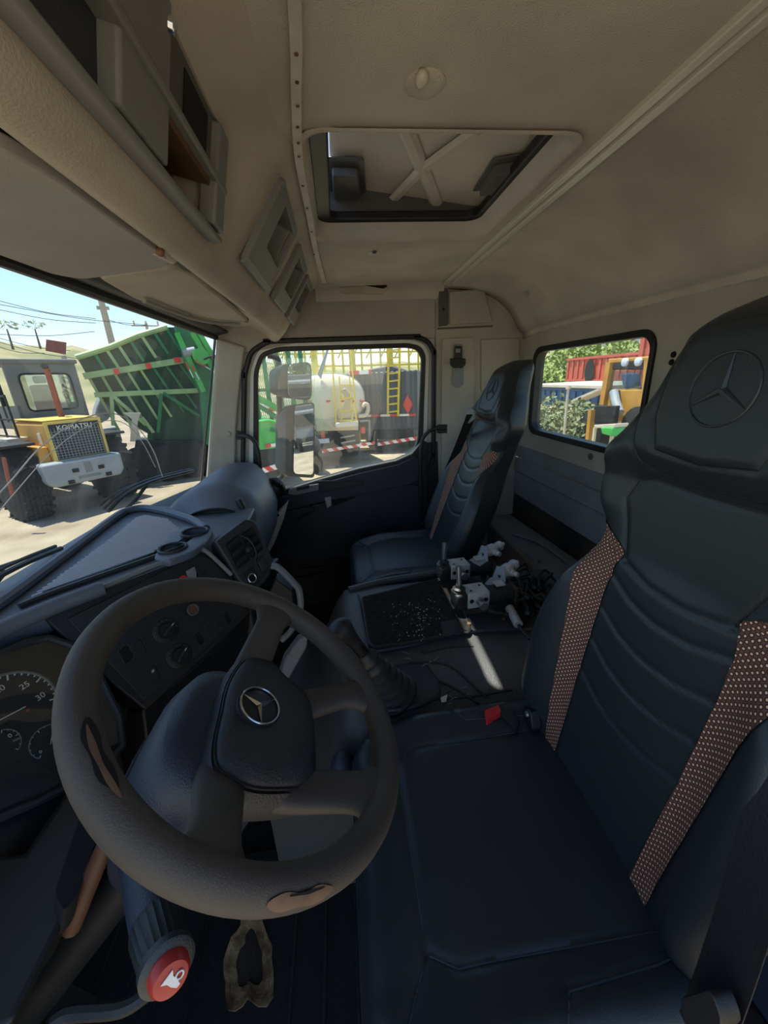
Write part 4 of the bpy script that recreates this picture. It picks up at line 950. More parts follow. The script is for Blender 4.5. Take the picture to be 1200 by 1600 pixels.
# star: one point straight down as it stands in the picture, two up and out
dn = PW(407, 1131, EN); a0 = math.atan2(dn[1]-EC[1], dn[0]-EC[0])
for k in range(3):
    a = a0+2*math.pi*k/3; d = (math.cos(a), math.sin(a)); s = (-d[1], d[0])
    tip = W(EC[0]+d[0]*ER, EC[1]+d[1]*ER, EN+.003); l_ = W(EC[0]+d[0]*.004+s[0]*.0042, EC[1]+d[1]*.004+s[1]*.0042, EN+.003); r_ = W(EC[0]+d[0]*.004-s[0]*.0042, EC[1]+d[1]*.004-s[1]*.0042, EN+.003)
    ap = W(EC[0], EC[1], EN+.0065); b0 = W(EC[0], EC[1], EN+.002)
    mb.add([tip, l_, r_, ap, b0], [(0, 1, 3), (0, 3, 2), (1, 0, 4), (0, 2, 4)])
mb.build('emblem_star', 'chrome', er, smooth=False)
def spoke(a_deg, hub_uv, w0, w1, name='spoke'):
    a = math.radians(a_deg); e = V((math.cos(a)*(RW-.004), math.sin(a)*(RW-.004))).to_3d() if False else (math.cos(a)*(RW-.006), math.sin(a)*(RW-.006))
    rings = []
    for k in range(11):
        t = k/10; u = lerp(hub_uv[0], e[0], t); v = lerp(hub_uv[1], e[1], t); n = lerp(HN-.030, -.003, sm(0, 1, t)); w = lerp(w0, w1, sm(0, 1, t))+.016*sm(.75, 1, t); th = lerp(.018, .013, t)
        dx, dy = e[0]-hub_uv[0], e[1]-hub_uv[1]; L = math.hypot(dx, dy); sx, sy = -dy/L, dx/L
        rings.append([W(u+sx*w*math.cos(q), v+sy*w*math.cos(q), n+th*math.copysign(abs(math.sin(q))**.7, math.sin(q))) for q in [2*math.pi*j/20 for j in range(20)]])
    return MB().loft(rings).build(name, 'wheel_rubber', sw, ang=75)
spoke(3, (PCX+.045, PCY+.035), .030, .024); spoke(177, (PCX-.06, PCY+.030), .032, .024)
spoke(-62, (PCX+.055, PCY-.028), .026, .020); spoke(-112, (PCX-.068, PCY-.028), .026, .026)
# ---- steering column and its multi-function stalk
scol = thing('steering_column', 'blue-black padded steering column shroud between wheel hub and dashboard', 'steering column', W(0, 0, -.35))
ax = -WN
rings = []
for d, ru, rv, sh in ((.050, .070, .060, .010), (.060, .092, .078, .012), (.10, .100, .086, .012), (.17, .098, .086, .006), (.24, .086, .076, .0), (.30, .070, .062, -.006), (.34, .050, .046, -.010)):
    rings.append([WC+ax*d+WU*(ru*math.copysign(abs(math.cos(q))**.75, math.cos(q))-.01)+WV*(rv*math.copysign(abs(math.sin(q))**.75, math.sin(q))+sh) for q in [2*math.pi*k/32 for k in range(32)]])
MB().loft(rings).build('shroud', 'column', scol, ang=70)
MB().tube([r_ for r_ in [rings[3][k]+(rings[3][k]-(WC+ax*.17)).normalized()*.001 for k in range(32)]], .003, 6, closed=True).build('shroud_joint', 'seam', scol)
MB().cyl(WC+ax*.30, WC+ax*.95, .035, 14).build('shaft', 'dash_black', scol)
stk = thing('control_stalk', 'dark column stalk with ribbed collar and red horn button', 'control stalk', P(262, 1517, z=-.5))
s1 = P(264, 1519, z=-.475); s0 = P(212, 1330, z=-.52); sd_ = (s0-s1).normalized()
MB().lathe(s1+sd_*.055, sd_, [(0, .0205), (.004, .0215), (.10, .020), (.16, .018)], 24).build('arm', 'column', stk)
clr = MB(); rings = []
for h, r in ((.012, .0185), (.018, .0205), (.050, .0225), (.056, .021)):
    u = sd_.orthogonal().normalized(); w_ = sd_.cross(u); rings.append([s1+sd_*h+(u*math.cos(t)+w_*math.sin(t))*(r*(1+(.045 if j % 2 else 0))) for j, t in enumerate([2*math.pi*k/48 for k in range(48)])])
clr.loft(rings).build('ribbed_collar', 'dash_black', stk)
MB().lathe(s1, sd_, [(.002, .018), (.005, .0225), (.012, .0225), (.015, .019)], 28).build('end_ring', 'dash_dark', stk)
bt = MB().lathe(s1, -sd_, [(-.004, .0165), (.004, .016), (.008, .0135), (.0095, .008)], 26).build('horn_button', 'red_button', stk)
hu = V((1, 0, 0)); hu = (hu-sd_*hu.dot(sd_)).normalized(); hv = hu.cross(sd_) ; 
c = s1-sd_*.0099
MB().prism([c+hu*a+hv*b for a, b in ((-.001, -.008), (.002, -.008), (.0035, -.002), (.0035, .003), (.006, .0075), (-.005, .0075), (-.0025, .003), (-.0025, -.002))], -sd_*.0006).build('horn_symbol', 'white_print_and_glint', bt, smooth=False)
MB().tube([c-sd_*.0004+hu*(.006+.003*math.cos(t))+hv*(-.002+.003*math.sin(t)) for t in [2*math.pi*k/12 for k in range(12)]], .0008, 5, closed=True).build('horn_symbol', 'white_print_and_glint', bt)
# ================================================================== FLOOR, TUNNEL AND WHAT LIES ON IT
ZT = -.68
et = thing('engine_tunnel', 'dark vinyl-covered engine tunnel between the two seats', 'engine tunnel', (0, -.2, FLOOR_Z))
def tsec(y):
    f = sm(.02, .16, y); dz = -.20*f; k = 1-.10*f
    pts = [(-.335, FLOOR_Z), (-.33, -.90), (-.322, -.80+dz*.6), (-.305, -.755+dz), (-.27, -.722+dz), (-.20, -.700+dz), (-.12, -.688+dz), (-.04, ZT+dz), (.08, ZT+dz), (.18, ZT+dz), (.235, -.686+dz), (.265, -.705+dz), (.28, -.75+dz*.8), (.285, -.90), (.29, FLOOR_Z)]
    return [V((a*k, y, b)) for a, b in pts]
ys = [-.69, -.65, -.6, -.5, -.4, -.3, -.2, -.1, -.03, 0, .03, .06, .09, .12, .15, .2, .24]
MB().loft([tsec(y) for y in ys]).build('cover', 'tunnel', et, ang=60)
MB().tube(spline([V((-.335, y, -.86)) for y in (-.6, -.3, 0)], 4), .006, 6).build('edge_roll', 'rubber', et)
# raised moulding lines behind the mat and the crumpled gear surround
MB().tube(spline(PP([(640, 1008), (700, 990), (770, 984), (830, 983)], z=ZT), 6), .006, 8).build('ridge', 'tunnel', et)
MB().tube(spline(PP([(545, 922), (600, 908), (650, 900), (692, 893)], z=ZT-.002), 6), .012, 8).build('ridge', 'tunnel', et)
MB().tube(spline(PP([(560, 930), (566, 965), (574, 1005), (584, 1018), (650, 1006)], z=ZT+.002), 6), .004, 6).build('stitch', 'seam_light', et)
# gear gaiter plate
gp = PP([(556, 1060), (575, 1030), (620, 1016), (655, 1026), (688, 1070), (690, 1092), (650, 1112), (600, 1118), (565, 1100)], z=-.705)
MB().prism(fillet(gp, .03), (0, 0, .012)).build('gaiter_plate', 'rubber', et, bevel=.006, seg=3)
random.seed(5)
for k in range(26):                                          # cracks and flaking strips of tape on the vinyl
    a, b = random.choice(((665, 1030), (690, 1050), (655, 1055), (720, 1075), (745, 1098), (700, 1090), (640, 1020), (670, 1085)))
    a += random.uniform(-30, 30); b += random.uniform(-14, 14); L = random.uniform(4, 13); t = random.uniform(-.7, .5)
    pl_ = ((0, 0, -.690), (.10, 0, -1)); p0 = P(a, b, pl=((-.2, 0, -.698), (-.14, 0, 1))); p1 = P(a+L*math.cos(t), b+L*math.sin(t), pl=((-.2, 0, -.698), (-.14, 0, 1)))
    MB().tube([p0+V((0, 0, .001)), (p0+p1)/2+V((0, 0, .004)), p1+V((0, 0, .001))], random.choice((.0007, .0011)), 4).build('crack', random.choice(('seam_light', 'panel_grey', 'rubber')), et)
for pts in (((640, 1035), (700, 1040), (760, 1090)), ((630, 1052), (690, 1066), (750, 1100)), ((690, 1092), (740, 1088), (800, 1078)), ((660, 1022), (700, 1012), (740, 1010))):
    MB().tube(spline([P(a, b, pl=((-.2, 0, -.699), (-.14, 0, 1))) for a, b in pts], 6), .003, 6).build('vinyl_fold', 'rubber', et)
MB().prism([P(a, b, pl=((-.2, 0, -.694), (-.14, 0, 1))) for a, b in ((688, 1091), (699, 1086), (697, 1097), (690, 1098))], (0, 0, .002)).build('torn_flap', 'strip_white', et, smooth=False)
# ---- worn black mat on the tunnel
tm = thing('tunnel_mat', 'worn black carpet mat on the engine tunnel beside the gear lever', 'mat', P(640, 960, z=ZT))
mp_ = PP([(566, 937), (600, 929), (690, 906), (706, 908), (720, 945), (735, 985), (730, 993), (716, 989), (690, 998), (640, 1008), (586, 1015), (577, 1008)], z=ZT+.003)
MB().prism(fillet(mp_, .012), (0, 0, .009)).build('pile', 'carpet_black', tm, bevel=.002)
MB().tube(fillet([p+V((0, 0, .006)) for p in mp_], .012), .005, 6, closed=True).build('edge_binding', 'rubber', tm)
MB().prism(fillet(PP([(688, 972), (712, 968), (730, 985), (716, 990), (694, 996)], z=ZT+.0128), .006), (0, 0, .0015)).build('torn_hole', 'rubber', tm, smooth=False)
random.seed(3)
grit = MB()
for k in range(120):
    a, b = random.gauss(660, 25), random.gauss(968, 22)
    if 585 < a < 712 and 935 < b < 1003: grit.ball(P(a, b, z=ZT+.0125), random.choice((.0008, .0012, .0018)), 5, 3)
g = grit.build('grit', 'strip_white', tm, smooth=False); g['kind'] = 'stuff'
# ---- gear lever
gl_ = thing('gear_lever', 'black gear lever with rounded knob and ribbed rubber boot', 'gear lever', P(612, 1088, z=-.70))
b0 = P(618, 1085, z=-.700); k0 = P(540, 986, z=-.500)
gx = (k0-b0); L = gx.length; gx = gx.normalized()
pr = []
for i in range(7):
    h = .000+.022*i; r = lerp(.054, .026, (i/6)**.8); pr += [(h, r*.72), (h+.005, r), (h+.013, r*.98), (h+.019, r*.70)]
pr += [(.165, .017)]
MB().lathe(b0-gx*.01, gx, pr, 28).build('boot', 'rubber', gl_, ang=50)
MB().cyl(b0+gx*.14, k0-gx*.03, .0135, 16, .0145).build('shaft', 'seal', gl_)
u = (V((0, 1, 0))-gx*gx.y).normalized(); w_ = gx.cross(u)
kr = []
for h, a, b, sh in ((-.050, .014, .013, 0), (-.035, .015, .015, 0), (-.02, .019, .018, .004), (-.005, .026, .023, .008), (.010, .030, .025, .009), (.020, .028, .023, .008), (.027, .018, .016, .006), (.030, .004, .004, .005)):
    kr.append([k0+gx*h+u*(a*math.cos(t)+sh)+w_*(b*math.sin(t)) for t in [2*math.pi*j/22 for j in range(22)]])
MB().loft(kr).build('knob', 'panel_black', gl_, ang=80)
# ---- driver's belt buckle
bb = thing('belt_buckle', 'red seat belt buckle button between driver seat and tunnel', 'belt buckle', P(772, 1118, z=-.70))
MB().prism(fillet(PP([(757, 1110), (779, 1101), (783, 1112), (760, 1126)], z=-.67), .004), (0, 0, -.03)).build('button', 'red', bb, bevel=.003)
MB().prism(fillet(PP([(780, 1101), (800, 1112), (812, 1132), (806, 1138), (784, 1120)], z=-.675), .004), (0, 0, -.025)).build('housing', 'dash_black', bb, bevel=.004)
sl = thing('belt_stalk', 'dark belt latch and lever beside the driver backrest foot', 'belt latch', P(822, 1125, z=-.72))
MB().prism(fillet(PP([(815, 1125), (822, 1108), (828, 1112), (832, 1140), (822, 1150)], y=-.33), .004), (0, -.02, 0)).build('plate', 'dash_black', sl, bevel=.003)
MB().lathe(P(824, 1116, y=-.33), (0, 1, 0), [(0, .006), (.004, .005)], 10).build('bolt', 'steel', sl)
# ---- hydraulic control valves on a steel plate
ZV = ZT+.006
pp_ = thing('mounting_plate', 'dark steel mounting plate under the control valves', 'plate', P(770, 960, z=ZT))
MB().prism(fillet(PP([(700, 908), (740, 905), (790, 930), (822, 972), (815, 985), (738, 988), (720, 950)], z=ZV), .01), (0, 0, .006)).build('plate', 'dash_dark', pp_, bevel=.001)
for a, b in ((733, 976), (787, 967)): MB().lathe(P(a, b, z=ZV+.006), (0, 0, 1), [(0, .007), (.005, .006)], 6).build('bolt', 'stain_brown', pp_)
VX = V((-.25, -.97, 0)).normalized(); VX = (P(790, 928, z=ZT+.07)-P(712, 940, z=ZT+.07)).normalized(); VS = V((-VX.y, VX.x, 0))
def valve(label, px, py, lev):
    v = thing('control_valve', label, 'control valve', P(px, py, z=ZV+.006), 'control valves on the engine tunnel')
    o = P(px, py, z=ZT+.062); R_ = Matrix((VX, VS, V((0, 0, 1)))).transposed()
    bx = lambda c, s: MB().box(o+R_ @ V(c), s, R_)
    bx((0, 0, 0), (.066, .058, .048)).build('manifold', 'casting', v, bevel=.002)
    bx((-.002, 0, -.036), (.060, .046, .026)).build('foot', 'brown_dirt', v, bevel=.002)
    for k in (-1, 1):
        MB().lathe(o+R_ @ V((.022*k, -.0295, .0)), -VS, [(-.001, .0065), (.0006, .0065)], 14).build('port', 'hole_black', v)
        MB().lathe(o+R_ @ V((.018*k, .012*k, .0242)), (0, 0, 1), [(-.001, .004), (.0006, .004)], 10).build('port', 'hole_black', v)
    MB().lathe(o+R_ @ V((0, -.030, 0)), -VS, [(0, .011), (.008, .011), (.009, .007), (.022, .007), (.023, .012), (.034, .012)], 12).build('fitting', 'steel', v)
    bx((-.050, 0, -.004), (.036, .052, .050)).build('handle_block', 'dash_black', v, bevel=.006)
    MB().lathe(o+R_ @ V((-.050, 0, .018)), (0, 0, 1), [(0, .020), (.006, .019), (.010, .013), (.014, .019), (.018, .012), (.026, .010)], 20).build('gaiter', 'rubber', v)
    l0 = o+R_ @ V((-.050, 0, .040)); l1 = l0+V((lev[0], lev[1], .058)); MB().cyl(l0, l1, .0065, 14, .0085).build('lever', 'steel', v)
    MB().cyl(o+R_ @ V((.033, 0, -.006)), o+R_ @ V((.112, 0, -.006)), .028, 22).build('cylinder', 'panel_black', v, bevel=.002)
    bx((.118, 0, -.012), (.010, .066, .066)).build('end_plate', 'brown_dirt', v, bevel=.001)
    bx((.075, .0, .028), (.028, .030, .004)).build('bracket', 'casting', v, bevel=.0008)
    return v
va = valve('nearer control valve with silver manifold and steel lever on engine tunnel', 742, 930, (.010, .0))
vb_ = valve('farther control valve with silver manifold and steel lever beside the passenger seat', 715, 888, (.003, -.004))
# bracketed solenoid fittings behind the valves
def solenoid(label, px, py, z, ang):
    s = thing('solenoid_fitting', label, 'fitting', P(px, py, z=ZV), 'solenoid fittings behind the valves')
    o = P(px, py, z=z); d = V((math.cos(ang), math.sin(ang), .1)).normalized(); c_ = V((-d.y, d.x, 0))
    MB().prism([o+c_*-.03+d*-.05, o+c_*.022+d*-.05, o+c_*.028+d*-.01, o+c_*-.024+d*-.005], (0, 0, .004)).build('bracket_leaf', 'silver_plate', s, bevel=.0008)
    MB().prism([o+c_*-.026+d*-.012, o+c_*.024+d*-.012, o+c_*.016+d*-.002+V((0, 0, .042)), o+c_*-.012+d*-.002+V((0, 0, .046))], d*.004).build('bracket_leaf', 'silver_plate', s, bevel=.0008)
    MB().lathe(o+V((0, 0, .020)), d, [(0, .016), (.018, .016), (.019, .020), (.040, .020), (.042, .013), (.060, .013), (.061, .017), (.074, .017), (.076, .008), (.09, .007)], 16).build('body', 'casting', s)
    MB().lathe(o+V((0, 0, .018))+d*.03, -c_, [(0, .011), (.026, .011), (.028, .008), (.04, .008)], 12).build('side_port', 'casting', s)
    MB().cyl(o+V((0, 0, .02)), V((o.x, o.y, ZV)), .010, 10).build('stem', 'panel_black', s)
    return s
solenoid('pale metal solenoid fitting behind the farther control valve', 757, 872, ZT+.085, math.atan2(VX.y, VX.x)+.35)
solenoid('pale metal solenoid fitting behind the nearer control valve', 782, 906, ZT+.075, math.atan2(VX.y, VX.x)+.5)
# inline connector with its cable
ic_ = thing('inline_connector', 'grey inline hose connector lying in front of the hoses', 'connector', P(800, 962, z=ZV))
MB().cyl(P(796, 950, z=ZV+.022), P(810, 976, z=ZV+.016), .013, 12).build('body', 'casting', ic_, bevel=.001)
MB().tube(spline([P(750, 945, z=ZT+.05), P(770, 957, z=ZT+.04), P(790, 960, z=ZT+.026), P(800, 960, z=ZT+.024)], 6), .006, 8).build('cable', 'seal', ic_)
MB().tube(spline([P(810, 976, z=ZT+.02), P(818, 988, z=ZT+.014), P(828, 998, z=ZT+.01)], 5), .005, 8).build('tail', 'seal', ic_)
MB().lathe(P(744, 948, z=ZV+.008), (0, 0, 1), [(0, .022), (.012, .022), (.014, .016), (.024, .016)], 16).build('rubber_foot', 'rubber', ic_)
# ---- bundle of hoses
random.seed(21)
for k in range(22):
    pts = []
    a0 = random.uniform(778, 802); b0_ = random.uniform(888, 940)
    z0 = ZT+.012+.018*random.random()
    pts.append(P(a0, b0_, z=z0+.02)); amp = random.uniform(12, 34)
    for j in range(1, 6):
        t = j/5; pts.append(P(a0+t*random.uniform(48, 75), b0_+t*random.uniform(-2, 44)-amp*math.sin(t*math.pi)*.45+random.uniform(-4, 4), z=z0+.055*math.sin(t*math.pi)*random.random()))
    o = MB().tube(spline(pts, 6), random.choice((.0045, .006, .0035)), 7).build('hose', 'seal')
    tag(o, 'thin black hose in the tangled bundle beside the driver backrest', 'hose', 'black hoses tangled behind the valves')
# ---- storage bin and shelf at the foot of the rear wall
sh = thing('rear_shelf', 'grey moulded ledge along the foot of the rear wall', 'shelf', (.4, -.87, FLOOR_Z))
MB().prism([V((1.04, -.93, -.765)), V((.2, -.93, -.735)), V((-1.0, -.93, -.735)), V((-1.0, -.72, -.755)), V((.20, -.70, -.755)), V((.34, -.73, -.755)), V((.46, -.78, -.765)), V((1.04, -.80, -.775))], (0, 0, -.05)).build('ledge', 'panel_grey', sh, bevel=.012, seg=3)
MB().prism([V((1.04, -.80, -.80)), V((.46, -.78, -.79)), V((.34, -.73, -.78)), V((.20, -.70, -.78)), V((-1.0, -.72, -.78)), V((-1.0, -.93, -.78)), V((1.04, -.93, -.80))], (0, 0, -.42)).build('front_face', 'bin_blue', sh, bevel=.012, seg=3)
for a, b in ((828, 828), (843, 877)): MB().lathe(P(a, b, y=-.74), (0, .4, 1), [(-.004, .008), (.002, .007)], 10).build('bolt', 'hatch_dark', sh)
MB().tube(spline(PP([(800, 834), (838, 846), (862, 860), (885, 878)], z=-.75), 5), .007, 8).build('ledge_lip', 'panel_grey', sh)
# ---- driver's floor mat, worn through to the foam
fm = thing('floor_mat', 'black rubber floor mat with a hole worn through to tan foam', 'floor mat', (-.5, .3, FLOOR_Z))
hc = P(390, 1497, z=FLOOR_Z+.012); N_ = 28; random.seed(9)
hr = [(1+.16*math.sin(3*t+1)+.10*math.sin(5*t)+random.uniform(-.05, .05)) for t in [2*math.pi*k/N_ for k in range(N_)]]
hl = [hc+V((.066*hr[k]*math.cos(2*math.pi*k/N_)+.02*math.sin(2*math.pi*k/N_), .045*hr[k]*math.sin(2*math.pi*k/N_), 0)) for k in range(N_)]
def sqr(a): m = max(abs(math.cos(a)), abs(math.sin(a))); return V((math.cos(a)/m, math.sin(a)/m, 0))
ol = [V((-.60, .38, FLOOR_Z+.012))+V((sqr(2*math.pi*k/N_).x*.38, sqr(2*math.pi*k/N_).y*.36, 0)) for k in range(N_)]
MB().frame(ol, hl, (0, 0, -.010)).build('rubber_sheet', 'floor_black', fm, smooth=False)
MB().frame([hc+(p-hc)*1.22+V((0, 0, .003)) for p in hl], [hc+(p-hc)*.66+V((0, 0, -.005)) for p in hl], (0, 0, -.004)).build('foam_edge', 'rusty_foam', fm)
MB().prism([hc+(p-hc)*.85+V((0, 0, -.009)) for p in hl], (0, 0, -.001)).build('exposed_floor', 'brown_dirt', fm, smooth=False)
for k in range(9):
    y = .06+.07*k; MB().box((-.60, y, FLOOR_Z+.014), (.72 if not .2 < y < .36 else .01, .006, .004)).build('tread_rib', 'rubber', fm)
# ---- timber stick wedged by the column
ws_ = thing('wooden_stick', 'brown wooden stick leaning beside the steering column', 'stick', P(105, 1440, z=-.95))
MB().tube([P(180, 1285, z=-.56), P(152, 1350, z=-.62), P(112, 1450, z=-.72)], [.011, .012, .012], 10).build('stick', 'wood', ws_)
# ---- driver's side kick panel with a pocket strip
kp = thing('kick_panel', 'dark grey kick panel below the dashboard beside driver feet', 'kick panel', P(60, 1500, z=-.95))
MB().prism(PP([(-60, 1340), (40, 1330), (150, 1170), (165, 1260), (118, 1420), (100, 1440), (20, 1600), (-60, 1640)], z=-.66), (0, .06, -.10)).build('panel', 'dash_black', kp, bevel=.01, seg=3)
MB().tube(spline(PP([(80, 1600), (110, 1584), (190, 1576), (240, 1545)], z=-.70), 6), .008, 8).build('pocket_edge', 'dash_black', kp)
MB().prism(fillet(PP([(85, 1395), (130, 1260), (165, 1225), (170, 1260), (120, 1400), (100, 1425)], z=-.63), .01), (0, .02, -.05)).build('black_trim', 'hole_black', kp, bevel=.006)
# ---- clutch and brake pedals in the dark of the footwell
for k, (x, lab) in enumerate(((-.68, 'left pedal pad in the dark footwell'), (-.52, 'middle pedal pad in the dark footwell'))):
    pd = thing('pedal', 'black rubber '+lab, 'pedal', (x, .62, FLOOR_Z), 'pedals in the footwell')
    MB().prism(fillet([V((x-.04, .56, -1.12)), V((x+.04, .56, -1.12)), V((x+.04, .60, -1.04)), V((x-.04, .60, -1.04))], .01), (0, .015, -.008)).build('pad', 'rubber', pd, bevel=.003)
    MB().tube([V((x, .585, -1.08)), V((x, .70, -.96)), V((x, .80, -.80))], .012, 8).build('arm', 'steel', pd)
# ================================================================== OUTSIDE THE CAB
ZG = -2.4
mat('gravel', (172, 158, 134), .95, rgb2=(138, 124, 102), vscale=1.3, bump=.8, bscale=26, detail=9, lo=.3, hi=.7, spec=.2)
mat('hill_grass', (164, 152, 116), .95, rgb2=(122, 124, 88), vscale=.06, detail=8, lo=.4, hi=.6, spec=.1)
mat('loader_yellow', (188, 138, 58), .5, var=.12, vscale=3)
mat('loader_yellow_pale', (212, 182, 92), .5, var=.1, vscale=3)
mat('loader_grey', (112, 114, 114), .6, var=.1, vscale=3)
mat('weight_grey', (142, 148, 152), .6, var=.08, vscale=3)
mat('tyre', (30, 30, 30), .9, bump=.5, bscale=20)
mat('rust_pipe', (140, 76, 58), .8, var=.2, vscale=6)
mat('green_paint', (24, 112, 66), .5, var=.15, vscale=2)
mat('green_dark', (22, 70, 48), .6, var=.3, vscale=1.5)
mat('green_pale', (150, 178, 120), .5, var=.15, vscale=2)
mat('green_bright', (62, 168, 74), .45, var=.1, vscale=2)
mat('chassis_black', (26, 27, 29), .7, var=.2, vscale=3)
mat('tank_white', (214, 208, 190), .4, var=.06, vscale=1.5)
mat('yellow_paint', (222, 192, 40), .5, var=.1, vscale=3)
mat('box_grey', (92, 96, 102), .6, var=.12, vscale=2)
mat('box_panel', (66, 70, 76), .6, var=.12, vscale=2)
mat('container_red', (196, 92, 72), .6, var=.1, vscale=1)
mat('container_blue', (44, 90, 142), .6, var=.12, vscale=1)
mat('pale_roof', (198, 188, 166), .7, var=.1, vscale=2)
mat('leaf', (112, 134, 58), .7, rgb2=(160, 170, 90), vscale=3, lo=.35, hi=.65)
mat('leaf_dark', (96, 110, 68), .7, rgb2=(146, 150, 104), vscale=3, lo=.35, hi=.65)
mat('bark', (84, 70, 56), .9)
mat('concrete', (176, 164, 146), .9, var=.1, vscale=4)
mat('wire', (60, 64, 72), .7)
mat('sign_red', (128, 64, 58), .7, var=.15, vscale=3)
mat('lamp_red', (214, 52, 40), .4)
mat('plate_white', (206, 214, 226), .5)
mat('dark_glass', (36, 44, 50), .12)
mat('building', (196, 186, 176), .8, var=.08, vscale=.5)
gr = MB().box((20, 0, ZG-.25), (420, 420, .5)).build('ground', 'gravel'); gr['kind'] = 'structure'
class Site:
    """a thing standing on the ground: origin below a picture point, local y pointing away at a compass heading"""
    def __init__(s, name, label, cat, px, py, turn, group=None, z=ZG):
        s.g = P(px, py, z=z); hd = math.atan2(s.g.y-CAM.y, s.g.x-CAM.x)+math.radians(turn); s.rz = hd-math.pi/2
        s.t = thing(name, label, cat, s.g, group, rz=s.rz); s.M = Matrix.Rotation(s.rz, 3, 'Z'); s.Mi = s.M.transposed()
    def p(s, px, py, y=0.0):
        n = s.M @ V((0, 1, 0)); q = P(px, py, pl=(s.g+n*y, n)); return s.Mi @ (q-s.g)
    def pp(s, pts, y=0.0): return [s.p(a, b, y) for a, b in pts]
def wheel(t, c, r, w, m='tyre', hub='chassis_black', axis=(1, 0, 0)):
    a = V(axis); o = MB().lathe(V(c)-a*(w/2), a, [(0, r*.55), (.02, r*.92), (w*.15, r), (w*.85, r), (w-.02, r*.92), (w, r*.55)], 28).build('tyre', m, t)
    MB().lathe(V(c)-a*(w/2-.04), a, [(0, r*.5), (w-.08, r*.5)], 16).build('hub', hub, o)
    if r > .7:
        tr_ = MB()
        for k in range(22):
            q = 2*math.pi*k/22; d = V((0, math.cos(q), math.sin(q)))
            for sg in (-1, 1): tr_.bar(V(c)+d*(r+.012)+a*(.02*sg), V(c)+V((0, math.cos(q+.12), math.sin(q+.12)))*(r+.008)+a*(w*.47*sg), .07, .05, d)
        tr_.build('tread', m, o)
    return o
# ------------------------------------------------------------------ wheel loader
S = Site('wheel_loader', 'yellow wheel loader with grey cab and meshed rear grille seen through windscreen', 'wheel loader', 132, 805, 20)
t = S.t
a, b = S.p(66, 721), S.p(190, 712); c, d = S.p(77, 763), S.p(196, 742)
zt_, zb_ = (a.z+b.z)/2, (c.z+d.z)/2; x0, x1 = min(a.x, c.x), max(b.x, d.x)
cw = MB().prism([V((x0, 0, zb_+.12)), V((x0+.10, 0, zb_)), V((x1-.10, 0, zb_)), V((x1, 0, zb_+.12)), V((x1, 0, zt_)), V((x0, 0, zt_))], (0, .55, 0)).build('counterweight', 'weight_grey', t, bevel=.05, seg=3)
for px, py in ((112, 753), (170, 740), (118, 735), (158, 729)):
    q = S.p(px, py); MB().box((q.x, -.005, q.z), (.11, .03, .075)).build('slot', 'hole_black', cw)
q = S.p(138, 729); MB().box((q.x, -.005, q.z), (.12, .02, .22)).build('drawbar_plate', 'loader_grey', cw)
q = S.p(141, 743); MB().box((q.x, -.005, q.z), (.40, .02, .05)).build('drawbar_slot', 'loader_grey', cw)
# hood and grille
g = [S.p(75, 664, .22), S.p(152, 656, .22), S.p(168, 706, .22), S.p(89, 715, .22)]
gx0, gx1 = (g[0].x+g[3].x)/2, (g[1].x+g[2].x)/2; gz0, gz1 = (g[2].z+g[3].z)/2-.04, (g[0].z+g[1].z)/2
hood = MB().prism([V((gx0-.06, .26, zt_-.2)), V((gx1+.05, .26, zt_-.2)), V((gx1+.05, .26, gz1)), V((gx1-.02, .30, gz1+.06)), V((gx0+.02, .30, gz1+.06)), V((gx0-.06, .26, gz1))], (0, 1.5, 0)).build('engine_hood', 'loader_yellow', t, bevel=.02)
MB().prism([V((gx0-.05, .27, gz1+.065)), V((gx1+.04, .27, gz1+.065)), V((gx1+.04, 1.7, gz1+.085)), V((gx0-.05, 1.7, gz1+.085))], (0, 0, .015)).build('hood_lid', 'loader_yellow_pale', t, smooth=False)
gr_ = MB().frame([V((gx0-.05, .22, gz0-.05)), V((gx1+.05, .22, gz0-.05)), V((gx1+.05, .22, gz1+.05)), V((gx0-.05, .22, gz1+.05))], [V((gx0, .22, gz0)), V((gx1, .22, gz0)), V((gx1, .22, gz1)), V((gx0, .22, gz1))], (0, .05, 0)).build('grille_frame', 'loader_yellow_pale', t, smooth=False)
MB().box(((gx0+gx1)/2, .262, (gz0+gz1)/2), (gx1-gx0, .01, gz1-gz0)).build('radiator', 'chassis_black', gr_)
for k in range(15):
    x = lerp(gx0, gx1, (k+.5)/15); MB().box((x, .232, (gz0+gz1)/2-.03), (.008, .008, gz1-gz0-.1)).build('grille_bar', 'weight_grey', gr_)
for k in range(11):
    z = lerp(gz0, gz1-.12, (k+.5)/11); MB().box(((gx0+gx1)/2, .234, z), (gx1-gx0, .008, .008)).build('grille_bar', 'weight_grey', gr_)
text(gr_, 'lettering', 'KOMATSU', .135, Matrix.Translation(((gx0+gx1)/2, .226, gz1-.085)) @ Matrix.Rotation(math.pi/2, 4, 'X'), 'white_print_and_glint', .004)
MB().box((gx0-.07, .55, lerp(zt_, gz1, .62)), (.015, .14, .22)).build('notice_plate', 'pale_roof', t)
MB().prism([V((gx0-.30, .35, zt_-.25)), V((gx0-.06, .35, zt_-.25)), V((gx0-.06, .35, zt_+.30)), V((gx0-.22, .35, zt_+.30))], (0, 1.0, 0)).build('side_frame', 'loader_yellow', t, bevel=.02)
